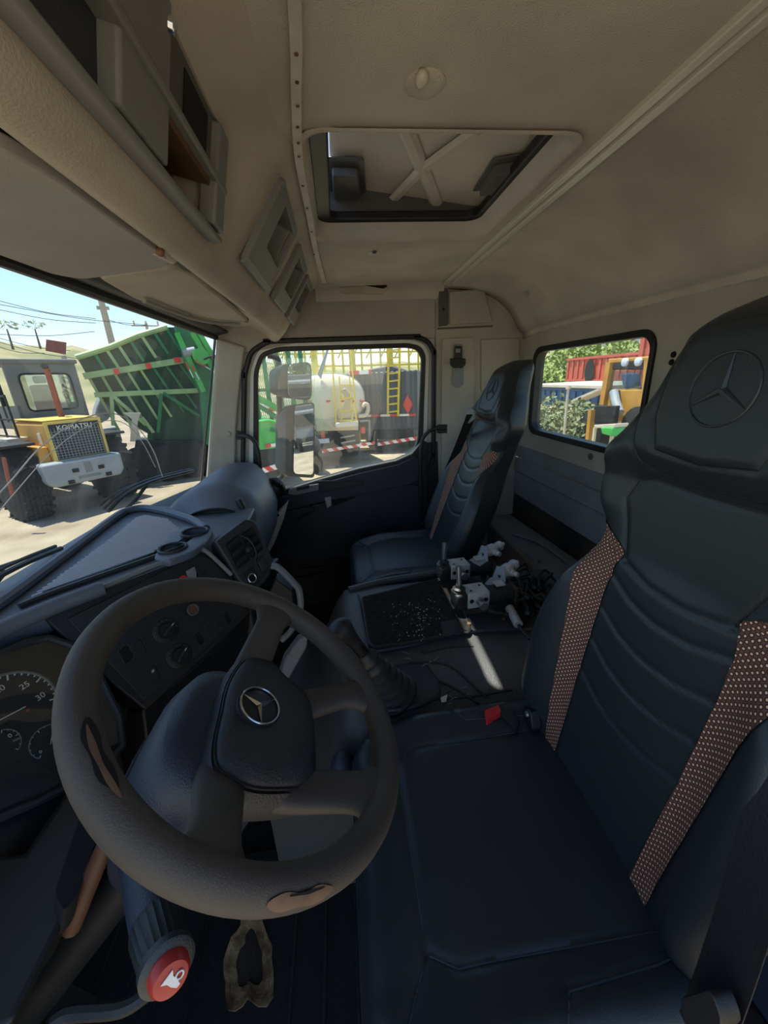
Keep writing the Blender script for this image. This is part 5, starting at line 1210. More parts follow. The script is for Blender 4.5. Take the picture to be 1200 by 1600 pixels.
# cab
cy = 1.75
c0, c1, c2, c3 = S.p(4, 567, cy), S.p(116, 565, cy), S.p(136, 648, cy), S.p(33, 652, cy)
kx0, kx1 = (c0.x+c3.x)/2-.02, (c1.x+c2.x)/2+.02; kz1 = (c0.z+c1.z)/2; kz0 = (c2.z+c3.z)/2-.10
cabp = MB().frame(fillet([V((kx0, cy, kz0)), V((kx1, cy, kz0)), V((kx1, cy, kz1)), V((kx0, cy, kz1))], .05), fillet([V((kx0+.20, cy, kz0+.24)), V((kx1-.17, cy, kz0+.24)), V((kx1-.17, cy, kz1-.24)), V((kx0+.20, cy, kz1-.24))], .12), (0, .06, 0)).build('cab_rear_panel', 'loader_grey', t, smooth=False)
MB().tube(fillet([V((kx0+.20, cy-.01, kz0+.24)), V((kx1-.17, cy-.01, kz0+.24)), V((kx1-.17, cy-.01, kz1-.24)), V((kx0+.20, cy-.01, kz1-.24))], .12), .018, 6, closed=True).build('window_seal', 'chassis_black', cabp)
MB().box(((kx0+kx1)/2, cy+.03, (kz0+kz1)/2), (kx1-kx0-.36, .006, kz1-kz0-.46)).build('pane', 'far_glass', cabp)
MB().box(((kx0+kx1)/2, cy+.75, kz1+.02), (kx1-kx0+.1, 1.6, .10)).build('cab_roof', 'loader_grey', t, bevel=.03)
for x in (kx0+.04, kx1-.04):
    for y in (cy+.75, cy+1.45): MB().box((x, y, (kz0+kz1)/2), (.08, .08, kz1-kz0)).build('cab_post', 'chassis_black', t)
    MB().box((x, cy+.75, kz0+.12), (.06, 1.5, .5)).build('cab_side', 'loader_grey', t)
MB().box(((kx0+kx1)/2, cy+.75, kz0-.02), (kx1-kx0, 1.5, .10)).build('cab_floor', 'loader_grey', t)
st_ = MB().box(((kx0+kx1)/2+.02, cy+.35, kz0+.48), (.46, .14, .62)).build('operator_seat', 'chassis_black', t, bevel=.06, seg=3)
MB().box(((kx0+kx1)/2+.02, cy+.35, kz0+.90), (.24, .10, .16)).build('seat_headrest', 'chassis_black', st_, bevel=.04)
e0, e1 = S.p(96, 650, 1.1), S.p(74, 580, 1.1)
ex = MB().tube([e0+V((0, 0, -.15)), e0, e1, e1+V((-.06, -.10, .08))], .055, 14).build('exhaust_pipe', 'rust_pipe', t)
MB().lathe(e1+V((-.06, -.11, .085)), V((-.4, -.75, .5)), [(0, .058), (.03, .058)], 14).build('pipe_mouth', 'hole_black', ex)
for x in (x0-.12, x1+.12):
    for y in (.95, 3.6): wheel(t, (x, y, .72), .74, .5)
    MB().box((x, .95, 1.52), (.55, 1.1, .06)).build('mudguard', 'chassis_black', t, bevel=.02)
MB().box(((x0+x1)/2, 2.2, .95), (1.0, 3.2, .5)).build('frame', 'loader_yellow', t, bevel=.03)
rl = MB()
for z in (0, .35, .8): rl.tube([V((kx0-.30, 1.2, 1.62+z)), V((kx0-.30, 2.4, 1.62+z))], .02, 6)
rl.build('handrail', 'chassis_black', t)
for y in (1.2, 1.8, 2.4): MB().cyl((kx0-.30, y, 1.55), (kx0-.30, y, 2.45), .02, 8).build('rail_post', 'chassis_black', t)
MB().tube(S.pp([(6, 715), (12, 745), (20, 775)], -.1), .03, 8).build('marker_rod', 'rust_pipe', t)
MB().box((kx0-.22, 1.4, 1.57), (.6, .5, .06)).build('step_plate', 'pale_roof', t)
# ------------------------------------------------------------------ sign on a post, behind the loader
S = Site('sign_board', 'dull red sign board on a post behind the loader cab', 'sign', 105, 742, 0)
k = S.pp([(72, 530), (104, 535), (103, 554), (71, 548)])
MB().prism(k, (0, .05, 0)).build('board', 'sign_red', S.t, bevel=.01)
q = S.p(99, 556); MB().cyl((q.x, .03, 0), (q.x, .03, q.z), .07, 10).build('post', 'concrete', S.t)
# ------------------------------------------------------------------ green tipping trailer
S = Site('tipping_trailer', 'large green tipping trailer with ribbed tilted body behind the loader', 'trailer', 265, 752, 0)
t = S.t
def SP(px, py, y=0): return S.p(px, py, y)
pan = [SP(116, 557), SP(172, 540), SP(215, 522), SP(262, 508), SP(300, 508), SP(318, 610), SP(322, 700), SP(250, 690), SP(195, 660), SP(150, 618), SP(133, 586)]
MB().prism([p+V((0, .4, 0)) for p in pan], (0, .12, 0)).build('body_skin', 'green_dark', t, smooth=False)
MB().tube([p+V((0, .3, 0)) for p in pan[:4]], .07, 8).build('top_edge', 'green_pale', t)
def beam(a, b, w, m, y=.25, name='beam'): p, q = SP(*a, y), SP(*b, y); return MB().bar(p, q, .12, w, (0, 1, 0)).build(name, m, t)
b1 = MB().bar(SP(131, 588, .2), SP(292, 562, .2), .16, .14, (0, 0, 1)).build('side_beam', 'green_pale', t)
b2 = MB().bar(SP(148, 617, .2), SP(316, 610, .2), .14, .12, (0, 0, 1)).build('side_beam', 'green_pale', t)
for (a, b) in (((272, 563), (282, 562)), ((228, 572), (236, 571)), ((178, 581), (186, 580))):
    MB().bar(SP(*a, .1), SP(*b, .1), .02, .13, (0, 0, 1)).build('reflector', 'lamp_red', b1)
for k in range(9):                                            # sloping ribs of the body
    a = (138+20*k, 588-3.2*k); b = (a[0]+50, a[1]+88-3*k)
    MB().bar(SP(*a, .28), SP(*b, .28), .06, .05, (0, 1, 0)).build('rib', 'green_pale' if k < 5 else 'green_paint', t)
for k in range(7):
    a = (146+19*k, 550-6*k); b = (a[0]+22, a[1]+33)
    MB().bar(SP(*a, .30), SP(*b, .30), .07, .05, (0, 1, 0)).build('rib', 'green_pale' if k in (1, 2, 4) else 'green_paint', t)
for (a, b, m) in (((174, 618), (177, 665), 'green_pale'), ((176, 618), (228, 664), 'green_pale'), ((252, 615), (247, 676), 'green_paint'), ((255, 614), (330, 662), 'green_paint'), ((312, 612), (345, 660), 'green_paint'), ((222, 652), (240, 676), 'green_pale')):
    MB().bar(SP(*a, .15), SP(*b, .15), .08, .07, (0, 1, 0)).build('brace', m, t)
# end frame with ram and folded arms
end = [SP(272, 508, -.2), SP(305, 508, -.2), SP(352, 585, -.2), SP(352, 640, -.2), SP(330, 700, -.2), SP(318, 690, -.2), SP(312, 612, -.2), SP(290, 570, -.2)]
MB().prism(end, (0, .35, 0)).build('end_frame', 'green_paint', t, bevel=.03)
for (a, b, w) in (((300, 520), (340, 590), .16), ((312, 522), (350, 585), .10), ((276, 520), (318, 612), .14)):
    MB().bar(SP(*a, -.35), SP(*b, -.35), .12, w, (0, 1, 0)).build('arm', 'green_bright', t)
MB().cyl(SP(286, 552, -.4), SP(305, 548, -.4), .10, 12).build('ram_cylinder', 'weight_grey', t)
MB().lathe(SP(314, 557, -.5), (0, -1, 0), [(0, .20), (.08, .20)], 18).build('pivot', 'green_bright', t)
for (a, b) in (((304, 563), (338, 583)), ((290, 565), (302, 590)), ((299, 570), (311, 593))):
    p, q = SP(*a, -.55), SP(*b, -.55); m_ = (p+q)/2
    MB().bar(p, m_, .02, .10, (0, 1, 0)).build('reflector', 'lamp_red', t); MB().bar(m_, q, .02, .10, (0, 1, 0)).build('reflector', 'plate_white', t)
MB().tube(spline([SP(318, 562, -.6), SP(335, 556, -.6), SP(342, 568, -.6), SP(336, 580, -.6)], 5), .02, 6).build('hydraulic_hose', 'chassis_black', t)
MB().prism([SP(212, 688, .2), SP(330, 688, .2), SP(335, 742, .2), SP(205, 735, .2)], (0, .8, 0)).build('chassis', 'chassis_black', t, bevel=.03)
MB().prism([SP(232, 650, .6), SP(316, 650, .6), SP(318, 690, .6), SP(230, 690, .6)], (0, .3, 0)).build('lower_box', 'green_paint', t)
for px in (225, 262, 305):
    q = SP(px, 735, 0); wheel(t, (q.x, .1, .5), .5, .32, axis=(0, 1, 0))
q = S.pp([(193, 645), (220, 645), (216, 655), (212, 690), (203, 690), (206, 655)], -.3)
MB().prism(q, (0, .06, 0)).build('stand_leg', 'pale_roof', t)
# ------------------------------------------------------------------ clutter between loader and trailer
S = Site('engine_block', 'pale grey machine block lying between loader and green trailer', 'machine part', 178, 760, 10)
a = S.p(178, 690); MB().prism(S.pp([(146, 668), (170, 655), (176, 640), (160, 612), (150, 640)]), (0, .4, 0)).build('cowl', 'weight_grey', S.t, bevel=.03)
MB().prism(S.pp([(160, 672), (186, 668), (192, 690), (170, 705), (158, 700)]), (0, .5, 0)).build('casing', 'weight_grey', S.t, bevel=.03)
MB().prism(S.pp([(158, 700), (190, 690), (192, 760), (160, 766)]), (0, .5, 0)).build('stand', 'chassis_black', S.t, bevel=.03)
# ------------------------------------------------------------------ green truck with a mesh cage, seen in the door window
S = Site('caged_truck', 'green truck tail with tall wire mesh cage behind the wing mirrors', 'truck', 412, 766, 6)
t = S.t; SP = S.p
cg = thing
a, b = SP(372, 548), SP(452, 545); z1 = a.z+.25
for k in range(6):
    x = lerp(a.x, b.x+.35, k/5); MB().box((x, .5, (z1+1.05)/2+.1), (.09, .09, z1-1.05)).build('cage_post', 'green_paint', t)
msh = MB()
for k in range(34):
    x = lerp(a.x, b.x+.35, k/33); msh.bar((x, .55, 1.1), (x+.5, .55, z1), .010, .010)
    msh.bar((x, .56, z1), (x+.5, .56, 1.1), .010, .010)
o = msh.build('wire_mesh', 'green_pale', t); o['kind'] = 'stuff'
for z in (1.2, (1.2+z1)/2, z1): MB().box(((a.x+b.x)/2+.2, .5, z), (b.x-a.x+.6, .07, .07)).build('cage_rail', 'green_paint', t)
MB().bar(SP(390, 615, -.1), SP(445, 645, -.1), .14, .12, (0, 1, 0)).build('boom', 'green_bright', t)
MB().bar(SP(390, 625, -.2), SP(445, 660, -.2), .10, .10, (0, 1, 0)).build('boom', 'green_paint', t)
MB().bar(SP(410, 632, -.3), SP(420, 637, -.3), .02, .11, (0, 1, 0)).build('reflector', 'plate_white', t)
MB().bar(SP(419, 637, -.3), SP(428, 642, -.3), .02, .11, (0, 1, 0)).build('reflector', 'lamp_red', t)
bd_ = MB().prism([SP(380, 660), SP(420, 655), SP(450, 662), SP(450, 700), SP(380, 706)], (0, 1.5, 0)).build('tail_body', 'green_bright', t, bevel=.03)
MB().prism([SP(421, 674, -.05), SP(434, 655, -.05), SP(446, 664, -.05), SP(446, 678, -.05)], (0, .06, 0)).build('gusset', 'green_paint', t)
MB().prism([SP(415, 695, -.05), SP(434, 692, -.05), SP(434, 697, -.05), SP(415, 700, -.05)], (0, .04, 0)).build('reflector', 'reflector_tape', t)
MB().prism([SP(380, 706), SP(452, 696), SP(454, 726), SP(380, 734)], (0, 1.2, 0)).build('bumper_box', 'chassis_black', t, bevel=.03)
MB().prism([SP(385, 738, -.06), SP(444, 722, -.06), SP(444, 730, -.06), SP(385, 748, -.06)], (0, .04, 0)).build('striped_bar', 'bumper_stripes', t)
for x in (-.6, 1.6): wheel(t, (x, 1.2, .5), .5, .3)
MB().box((0, 2.5, 1.0), (1.6, 4.0, .2)).build('frame', 'chassis_black', t)
# ------------------------------------------------------------------ tanker truck
S = Site('tanker_truck', 'cream tanker truck with yellow rear ladder seen through door window', 'tanker truck', 530, 726, 14)
t = S.t; SP = S.p
l, r_, tp_, bt_ = SP(457, 625), SP(571, 622), SP(527, 583), SP(527, 664)
cx_, cz_ = (l.x+r_.x)/2, (tp_.z+bt_.z)/2; ra, rb_ = (r_.x-l.x)/2, (tp_.z-bt_.z)/2
def oval(k, y): return [V((cx_+ra*k*math.copysign(abs(math.cos(q))**.85, math.cos(q)), y, cz_+rb_*k*math.copysign(abs(math.sin(q))**.85, math.sin(q)))) for q in [2*math.pi*j/40 for j in range(40)]]
tk = MB().loft([oval(.2, -.16), oval(.55, -.12), oval(.85, -.04), oval(.97, .04), oval(1, .12), oval(1, 5.5), oval(.9, 5.7)]).build('tank', 'tank_white', t, ang=60)
MB().tube(oval(1.005, .12), .02, 6, closed=True).build('tank_seam', 'weight_grey', tk)
MB().prism([p+V((0, -.14, 0)) for p in S.pp([(522, 612), (538, 606), (550, 622), (546, 652), (526, 655)])], (0, .05, 0)).build('manhole_plate', 'pale_roof', tk, bevel=.02)
for px in (484, 513, 535, 552, 567): q = SP(px, 627, -.17); MB().box((q.x, -.17+.10*abs(q.x-cx_)/ra, q.z), (.12, .03, .05)).build('reflector', 'lamp_red', tk)
for (a, b) in (((518, 545), (525, 660)), ((548, 545), (557, 658))): MB().bar(SP(*a, -.3), SP(*b, -.3), .035, .035).build('ladder_rail', 'yellow_paint', t)
for (a, b) in (((530, 588), (534, 658)), ((546, 588), (551, 658))): MB().bar(SP(*a, -.34), SP(*b, -.34), .03, .03).build('ladder_rail', 'yellow_paint', t)
for py in (602, 622, 642, 657): MB().bar(SP(530, py, -.34), SP(552, py, -.34), .03, .03).build('ladder_rung', 'yellow_paint', t)
MB().prism(S.pp([(493, 655), (560, 655), (560, 672), (495, 674)], -.1), (0, 1.2, 0)).build('rear_shelf', 'pale_roof', t, bevel=.02)
MB().prism(S.pp([(525, 661), (560, 658), (560, 666), (525, 669)], -.4), (0, .3, 0)).build('step', 'tank_white', t, bevel=.02)
tb = MB().prism(S.pp([(488, 672), (562, 670), (562, 697), (489, 703)], 0), (0, 1.0, 0)).build('tail_box', 'chassis_black', t, bevel=.02)
for a in ((504, 679), (567, 672)): q = SP(*a, -.05); MB().box((q.x, -.05, q.z), (.13, .08, .20)).build('tail_lamp', 'lamp_red', t, bevel=.02)
q = SP(506, 689, -.04); MB().box((q.x, -.04, q.z), (.32, .02, .13)).build('number_plate', 'plate_white', tb)
for a, b in (((532, 684), (554, 680)), ((533, 692), (555, 688))): MB().bar(SP(*a, -.1), SP(*b, -.1), .05, .04).build('step_bar', 'weight_grey', t)
MB().prism(S.pp([(502, 703), (586, 690), (586, 694), (502, 708)], -.2), (0, .05, 0)).build('striped_bumper', 'bumper_stripes', t)
pf = MB()
for (a, b) in (((562, 658), (577, 657)), ((577, 657), (578, 688)), ((577, 657), (577, 688)), ((558, 651), (574, 650)), ((573, 632), (574, 650))): pf.bar(SP(*a, .0), SP(*b, .0), .05, .05)
pf.build('pipe_frame', 'weight_grey', t)
MB().tube(spline(S.pp([(560, 650), (572, 648), (575, 635), (570, 631), (566, 636)], -.1), 4), .06, 8).build('valve_pipe', 'pale_roof', t)
for x in (cx_-.9, cx_+.9):
    for y in (1.2, 2.4): wheel(t, (x, y, .5), .5, .3)
MB().box((cx_, 3.0, .85), (.9, 6, .3)).build('frame', 'chassis_black', t)
MB().prism(S.pp([(496, 585), (511, 545), (514, 545), (502, 592)], -.1), (0, .05, 0)).build('vent_pipe', 'weight_grey', t)
# ------------------------------------------------------------------ grey box truck with yellow ladder
S = Site('box_truck', 'dark grey ribbed box truck with yellow ladder right of the tanker', 'box truck', 612, 708, -8)
t = S.t; SP = S.p
a, b, c, d = SP(556, 585), SP(652, 592), SP(652, 668), SP(556, 676)
x0, x1, z1, z0 = min(a.x, d.x), max(b.x, c.x), (a.z+b.z)/2+.15, (c.z+d.z)/2
MB().box(((x0+x1)/2, 2.3, (z0+z1)/2), (x1-x0, 4.5, z1-z0)).build('box_body', 'box_grey', t, bevel=.03)
for k in range(13):
    x = lerp(x0+.05, x1-.05, k/12); MB().box((x, .03, (z0+z1)/2), (.07, .05, z1-z0)).build('rib', 'box_panel', t)
MB().prism([SP(498, 592, .3), SP(610, 570, .3), SP(652, 585, .3), SP(652, 596, .3), SP(560, 596, .3), SP(500, 600, .3)], (0, 1.0, 0)).build('tarpaulin', 'box_panel', t, bevel=.05)
MB().bar(SP(545, 583, -.02), SP(580, 581, -.02), .03, .12, (0, 0, 1)).build('reflector_band', 'reflector_tape', t)
MB().bar(SP(565, 650, -.04), SP(650, 648, -.04), .03, .07, (0, 0, 1)).build('reflector_band', 'reflector_tape', t)
q = SP(637, 632, -.05); MB().prism([q+V((.16, 0, 0)), q+V((0, 0, .3)), q+V((-.16, 0, 0)), q+V((0, 0, -.3))], (0, .02, 0)).build('hazard_diamond', 'lamp_red', t, smooth=False)
for (a, b) in (((607, 538), (606, 648)), ((625, 538), (622, 650))): MB().bar(SP(*a, -.25), SP(*b, -.25), .06, .06).build('ladder_rail', 'yellow_paint', t)
for k in range(9): MB().bar(SP(607, 548+12*k, -.25), SP(624, 546+12*k, -.25), .045, .045).build('ladder_rung', 'yellow_paint', t)
MB().box(((x0+x1)/2, 1.5, z0-.15), (x1-x0-.3, 3, .3)).build('frame', 'chassis_black', t)
MB().prism(S.pp([(590, 692), (652, 682), (652, 687), (590, 697)], -.1), (0, .05, 0)).build('striped_bumper', 'bumper_stripes', t)
for x in (x0+.3, x1-.3): wheel(t, (x, 1.3, .5), .5, .3)
# ------------------------------------------------------------------ yellow guard-rail platform behind the trucks
S = Site('yellow_platform', 'yellow steel guard-rail platform rising behind tanker and box truck', 'platform', 560, 690, -3)
t = S.t; SP = S.p
for k in range(16):
    px = 428+15*k; q, q2 = SP(px, 528), SP(px, 612); w = .07 if k % 4 else .24
    MB().box((q.x, 0, (q.z+.0)/2), (w, .10, q.z)).build('post', 'yellow_paint', t)
for py in (536, 552, 572): a, b = SP(425, py+2), SP(660, py-3); MB().bar(a, b, .06, .06).build('rail', 'yellow_paint', t)
for k in range(10):
    px = 440+22*k; MB().bar(SP(px, 560, .4), SP(px+14, 532, .4), .05, .05, (0, 1, 0)).build('brace', 'yellow_paint', t)
# ------------------------------------------------------------------ wing mirrors and their arm, wipers
wm = thing('mirror_arm', 'black tubular mirror bracket outside the passenger door', 'mirror arm', P(440, 745, x=1.30))
MB().tube(spline(PP([(418, 556), (424, 556), (434, 562), (436, 580), (437, 640), (441, 690), (443, 735), (436, 748), (410, 757)], x=1.31), 5), .016, 10).build('tube', 'rubber', wm)
MB().prism(PP([(434, 640), (442, 640), (446, 700), (438, 700)], x=1.30), (.03, 0, 0)).build('clamp', 'rubber', wm, bevel=.004)
MC = V((1.33, .22, -.1)); MN = ((CAM-MC).normalized()+V((.10, -1, -.10)).normalized()).normalized()
def mirror(label, pts, cn, hpts, tilt):
    m_ = thing('wing_mirror', label, 'mirror', P(*pts[0], pl=(MC, MN)), 'wing mirrors on the passenger side')
    n = (MN+V((0, 0, tilt))).normalized(); q = fillet([P(a, b, pl=(MC, n)) for a, b in pts], cn, 10)
    hq = fillet([P(a, b, pl=(MC-n*.0, n)) for a, b in hpts], cn*1.1, 10)
    c = sum(q, V())/len(q)
    MB().loft([[p-n*.002 for p in hq], [p-n*.03 for p in hq], [c+(p-c)*.8-n*.07+V((.0, .03, 0)) for p in hq]]).build('housing', 'seal', m_, ang=60)
    MB().prism([p+n*.001 for p in q], n*.002).build('mirror_glass', 'mirror', m_, smooth=False)
    return m_
mirror('square wide-angle wing mirror above the tall mirror outside door window', [(449, 568), (484, 568), (485, 622), (449, 622)], .045, [(436, 570), (487, 565), (488, 626), (438, 620)], .05)
mirror('tall rectangular wing mirror outside the passenger door window', [(460, 632), (489, 631), (489, 742), (458, 740)], .030, [(448, 634), (492, 628), (492, 747), (446, 744)], .105)
pk = thing('parked_lorry', 'dark parked lorry reflected in the tall wing mirror', 'lorry', (4.4, -27, ZG))
MB().box((4.4, -27.6, ZG+1.9), (2.4, 1.6, 2.2)).build('cab', 'box_grey', pk, bevel=.15, seg=3)
MB().box((4.4, -26.78, ZG+2.3), (2.1, .06, .9)).build('windscreen', 'dark_glass', pk, bevel=.02)
MB().box((4.4, -31.5, ZG+2.2), (2.5, 6, 2.4)).build('cargo_body', 'box_panel', pk, bevel=.05)
MB().box((4.4, -26.75, ZG+.9), (2.4, .2, .4)).build('bumper', 'chassis_black', pk, bevel=.05)
for x in (3.5, 5.3):
    for y in (-27.8, -32.5): wheel(pk, (x, y, ZG+.5), .5, .3)
def wiper(label, pts, arm):
    w = thing('wiper', label, 'wiper', ws_hit(*pts[0]), 'windscreen wipers')
    o = V((0, .018, 0)); q = [ws_hit(a, b)+o for a, b in pts]
    MB().tube(spline(q, 5), .007, 6).build('rubber_blade', 'rubber', w)
    MB().tube(spline([p+V((0, .012, .008)) for p in q], 5), .005, 6).build('blade_carrier', 'seal', w)
    MB().tube(spline([p+V((.0, .022, .020-.008*i)) for i, p in enumerate(q)], 5), .004, 6).build('yoke', 'seal', w)
    MB().tube([ws_hit(a, b)+V((0, .03, 0)) for a, b in arm], .007, 6).build('arm', 'rubber', w)
wiper('black windscreen wiper in front of the passenger side glass', [(178, 798), (205, 772), (250, 750), (308, 735)], [(245, 752), (225, 780), (190, 815)])
wiper('black windscreen wiper low on the driver side glass', [(-25, 922), (20, 895), (65, 873), (106, 856)], [(30, 890), (10, 915), (-20, 940)])
# ------------------------------------------------------------------ behind the cab, through the rear window
def leaf_crown(mb, c, r, n, s):
    c = V(c)
    for _ in range(n):
        d = V((random.gauss(0, 1), random.gauss(0, 1), random.gauss(0, 1))).normalized()
        k = random.random()**.33; p = c+V((d.x*r[0], d.y*r[1], d.z*r[2]))*k
        u = V((random.gauss(0, 1), random.gauss(0, 1), random.gauss(0, 1))).normalized(); w = u.orthogonal().normalized(); e = s*random.uniform(.6, 1.4)
        mb.add([p-u*e, p+w*e*.5, p+u*e, p-w*e*.5], [(0, 1, 2, 3)])
random.seed(33)
def bush(name, label, cat, px, py, y, w, h, m, n=700, trunk=True, group=None, s=.11):
    base = P(px, py, y=y); g = V((base.x, y, ZG)); t = thing(name, label, cat, g, group, rz=0)
    top = base.z-ZG; mb = MB()
    for k in range(7):
        leaf_crown(mb, (random.uniform(-.5, .5)*w, random.uniform(-.4, .4)*w, top-h*random.uniform(.35, .75)), (w*.55, w*.5, h*.42), n//7, s)
    mb.build('foliage', m, t, smooth=False)
    if trunk:
        for k in range(3): MB().tube([V((.1*k-.1, 0, -.02)), V((.3*k-.3, .1, top*.5)), V((.5*k-.5, .1*k, top-h*.5))], [.10, .07, .03], 7).build('stem', 'bark', t)
    return t
bush('bush', 'grey-green leafy bush just behind the rear window', 'bush', 848, 612, -6.0, 1.3, 1.6, 'leaf_dark', 1800, group='bushes behind the cab', s=.07)
bush('bush', 'grey-green bush between white post and yellow excavator', 'bush', 912, 625, -6.6, 1.0, 1.5, 'leaf_dark', 1500, group='bushes behind the cab', s=.07)
bush('bush', 'low grey bush at foot of the white post', 'bush', 884, 655, -6.2, .8, 1.1, 'leaf_dark', 900, group='bushes behind the cab', s=.07)
for k, (px, py, y, w, h, lab) in enumerate(((852, 560, -16, 2.6, 5.0, 'yellow-green tree left of the red container'), (880, 546, -20, 3.0, 5.0, 'green tree behind the left end of red container'), (925, 540, -22, 3.2, 4.0, 'green tree above the middle of red container'), (968, 534, -22, 3.0, 4.0, 'green tree above the right end of red container'), (838, 552, -17, 2.0, 5.0, 'leafy tree at the left edge of rear window'))):
    bush('tree', lab, 'tree', px, py-6, y, w, h, 'leaf', 2200, group='trees behind the yard', s=.22)
def container(label, px0, py0, px1, py1, y, depth, m, lab2=None, sh=0.0):
    a, b = P(px0, py0, y=y), P(px1, py1, y=y); x0, x1 = sorted((a.x, b.x)); z1, z0 = a.z, b.z
    t = thing('shipping_container', label, 'container', (x0, y, z0), 'shipping containers behind the cab')
    MB().box(((x0+x1)/2, y-depth/2, (z0+z1)/2), (x1-x0, depth, z1-z0)).build('shell', m, t)
    n = max(6, int((x1-x0)/.45))
    for k in range(min(n, 40)):
        x = lerp(x0+.1, x1-.1, k/(n-1) if n > 1 else 0); MB().box((x, y+.03, (z0+z1)/2), (.16, .06, z1-z0-.2)).build('corrugation', m, t)
    for z in (z0, z1): MB().box(((x0+x1)/2, y+.03, z), (x1-x0+.05, .12, .12)).build('rail', m, t)
    return t, x0, x1, z0, z1
t, x0, x1, z0, z1 = container('long faded red container in front of the trees', 888, 562, 1003, 594, -14, 2.4, 'container_red')
q = P(921, 580, y=-13.88); MB().prism([q+V((.42*math.cos(k*math.pi/8), 0, .62*math.sin(k*math.pi/8))) for k in range(16)], (0, .02, 0)).build('emblem_patch', 'chassis_black', t, smooth=False)
q = P(934, 577, y=-13.88)
for k, (x, y) in enumerate(((1.5, -34), (6.8, -36), (10.5, -33))):
    g = V((x, y, ZG)); t_ = thing('tree', ['dark tree seen leftmost in the tall wing mirror', 'dark tree behind the lorry in the wing mirror', 'dark tree seen rightmost in the wing mirrors'][k], 'tree', g, 'trees reflected in the mirrors', rz=0); mb = MB()
    for j in range(5): leaf_crown(mb, (random.uniform(-1.5, 1.5), random.uniform(-1, 1), random.uniform(2.5, 6)), (1.8, 1.8, 1.5), 200, .3)
    mb.build('foliage', 'leaf_dark', t_, smooth=False); MB().cyl((0, 0, 0), (0, 0, 4), .2, 8, .1).build('trunk', 'bark', t_)
container('dark red container partly hidden by the driver seat', 1008, 500, 1080, 600, -9, 2.4, 'container_red')
t, x0, x1, z0, z1 = container('blue container with pale sunlit roof behind the bushes', 842, 606, 948, 640, -9.5, 2.4, 'container_blue')
MB().box(((x0+x1)/2, -9.5-1.2, z1+.12), (x1-x0+.6, 3.0, .12)).build('roof_sheet', 'pale_roof', t, bevel=.02)
MB().bar(P(898, 628, y=-8.9), P(946, 608, y=-8.9), .5, .08).build('plank_stack', 'pale_roof', t)
wp = thing('white_post', 'slim white post standing among bushes behind the cab', 'post', P(883, 676, y=-5.5))
MB().cyl(P(881, 685, y=-5.5), P(888, 606, y=-5.5), .032, 10).build('shaft', 'pale_roof', wp)
MB().cyl(P(888, 608, y=-5.5), P(888, 604, y=-5.5), .06, 10).build('cap', 'pale_roof', wp)
# yellow backhoe
EY = -6.5; ex = thing('backhoe', 'yellow-orange backhoe with open glazed cab behind the rear window', 'backhoe', P(975, 700, y=EY))
pe = lambda a, b, y=EY: P(a, b, y=y)
for (a, b, w) in (((955, 566), (944, 632), .16), ((1014, 562), (1010, 612), .12), ((1022, 562), (1022, 610), .10)): MB().bar(pe(*a), pe(*b), w, w, (0, 1, 0)).build('cab_post', 'loader_yellow', ex)
MB().prism([pe(955, 568), pe(1024, 560), pe(1024, 578), pe(955, 578)], (0, -1.4, 0)).build('cab_roof', 'chassis_black', ex, bevel=.03)
MB().prism([pe(950, 561), pe(1024, 556), pe(1024, 562), pe(950, 568)], (0, -1.5, 0)).build('roof_rim', 'loader_yellow', ex, bevel=.02)
for a in ((978, 566), (999, 565)): MB().lathe(pe(*a, EY+.05), (0, 1, 0), [(0, .09), (.05, .09), (.06, .07)], 14).build('work_lamp', 'plate_white', ex)
MB().prism([pe(956, 580), pe(1012, 578), pe(1010, 607), pe(952, 608)], (0, -.01, 0)).build('windscreen', 'far_glass', ex, smooth=False)
MB().prism(fillet([pe(970, 584, EY-.7), pe(988, 583, EY-.7), pe(991, 604, EY-.7), pe(973, 607, EY-.7)], .06), (0, -.2, 0)).build('operator_seat', 'container_blue', ex, bevel=.03)
MB().prism([pe(950, 608), pe(1025, 606), pe(1020, 660), pe(940, 660)], (0, -1.5, 0)).build('body', 'loader_yellow', ex, bevel=.05)
MB().tube([pe(959, 612, EY+.1), pe(962, 628, EY+.15), pe(968, 645, EY+.2)], .10, 10).build('ram', 'weight_grey', ex)
MB().prism([pe(950, 610, EY+.06), pe(965, 610, EY+.06), pe(968, 632, EY+.06), pe(955, 632, EY+.06)], (0, -.06, 0)).build('ram_recess', 'chassis_black', ex)
MB().prism([pe(928, 634, EY+.4), pe(962, 634, EY+.4), pe(958, 662, EY+.4), pe(922, 660, EY+.4)], (0, -.12, 0)).build('bucket_plate', 'chassis_black', ex, bevel=.02)
MB().bar(pe(925, 640, EY+.45), pe(920, 690, EY+.45), .12, .12, (0, 1, 0)).build('boom_link', 'loader_yellow', ex)
for a in ((918, 672), (990, 672)): q = pe(*a, EY+.1); MB().lathe(q, (0, -1, 0), [(0, .30), (.05, .5), (.35, .5), (.4, .3)], 24).build('tyre', 'tyre', ex)
gb = thing('green_crate', 'small bright green box on a pale frame below the backhoe', 'box', P(942, 690, y=-5.2))
MB().prism([P(938, 668, y=-5.2), P(956, 668, y=-5.2), P(956, 682, y=-5.2), P(940, 678, y=-5.2)], (0, -.4, 0)).build('box', 'green_bright', gb, bevel=.02)
MB().prism([P(928, 664, y=-5.25), P(960, 662, y=-5.25), P(960, 668, y=-5.25), P(928, 669, y=-5.25)], (0, -.3, 0)).build('board', 'pale_roof', gb, bevel=.01)
for a in ((930, 668), (958, 668)): q = P(*a, y=-5.3); MB().bar(q, V((q.x, q.y, ZG)), .05, .05, (0, 1, 0)).build('leg', 'pale_roof', gb)
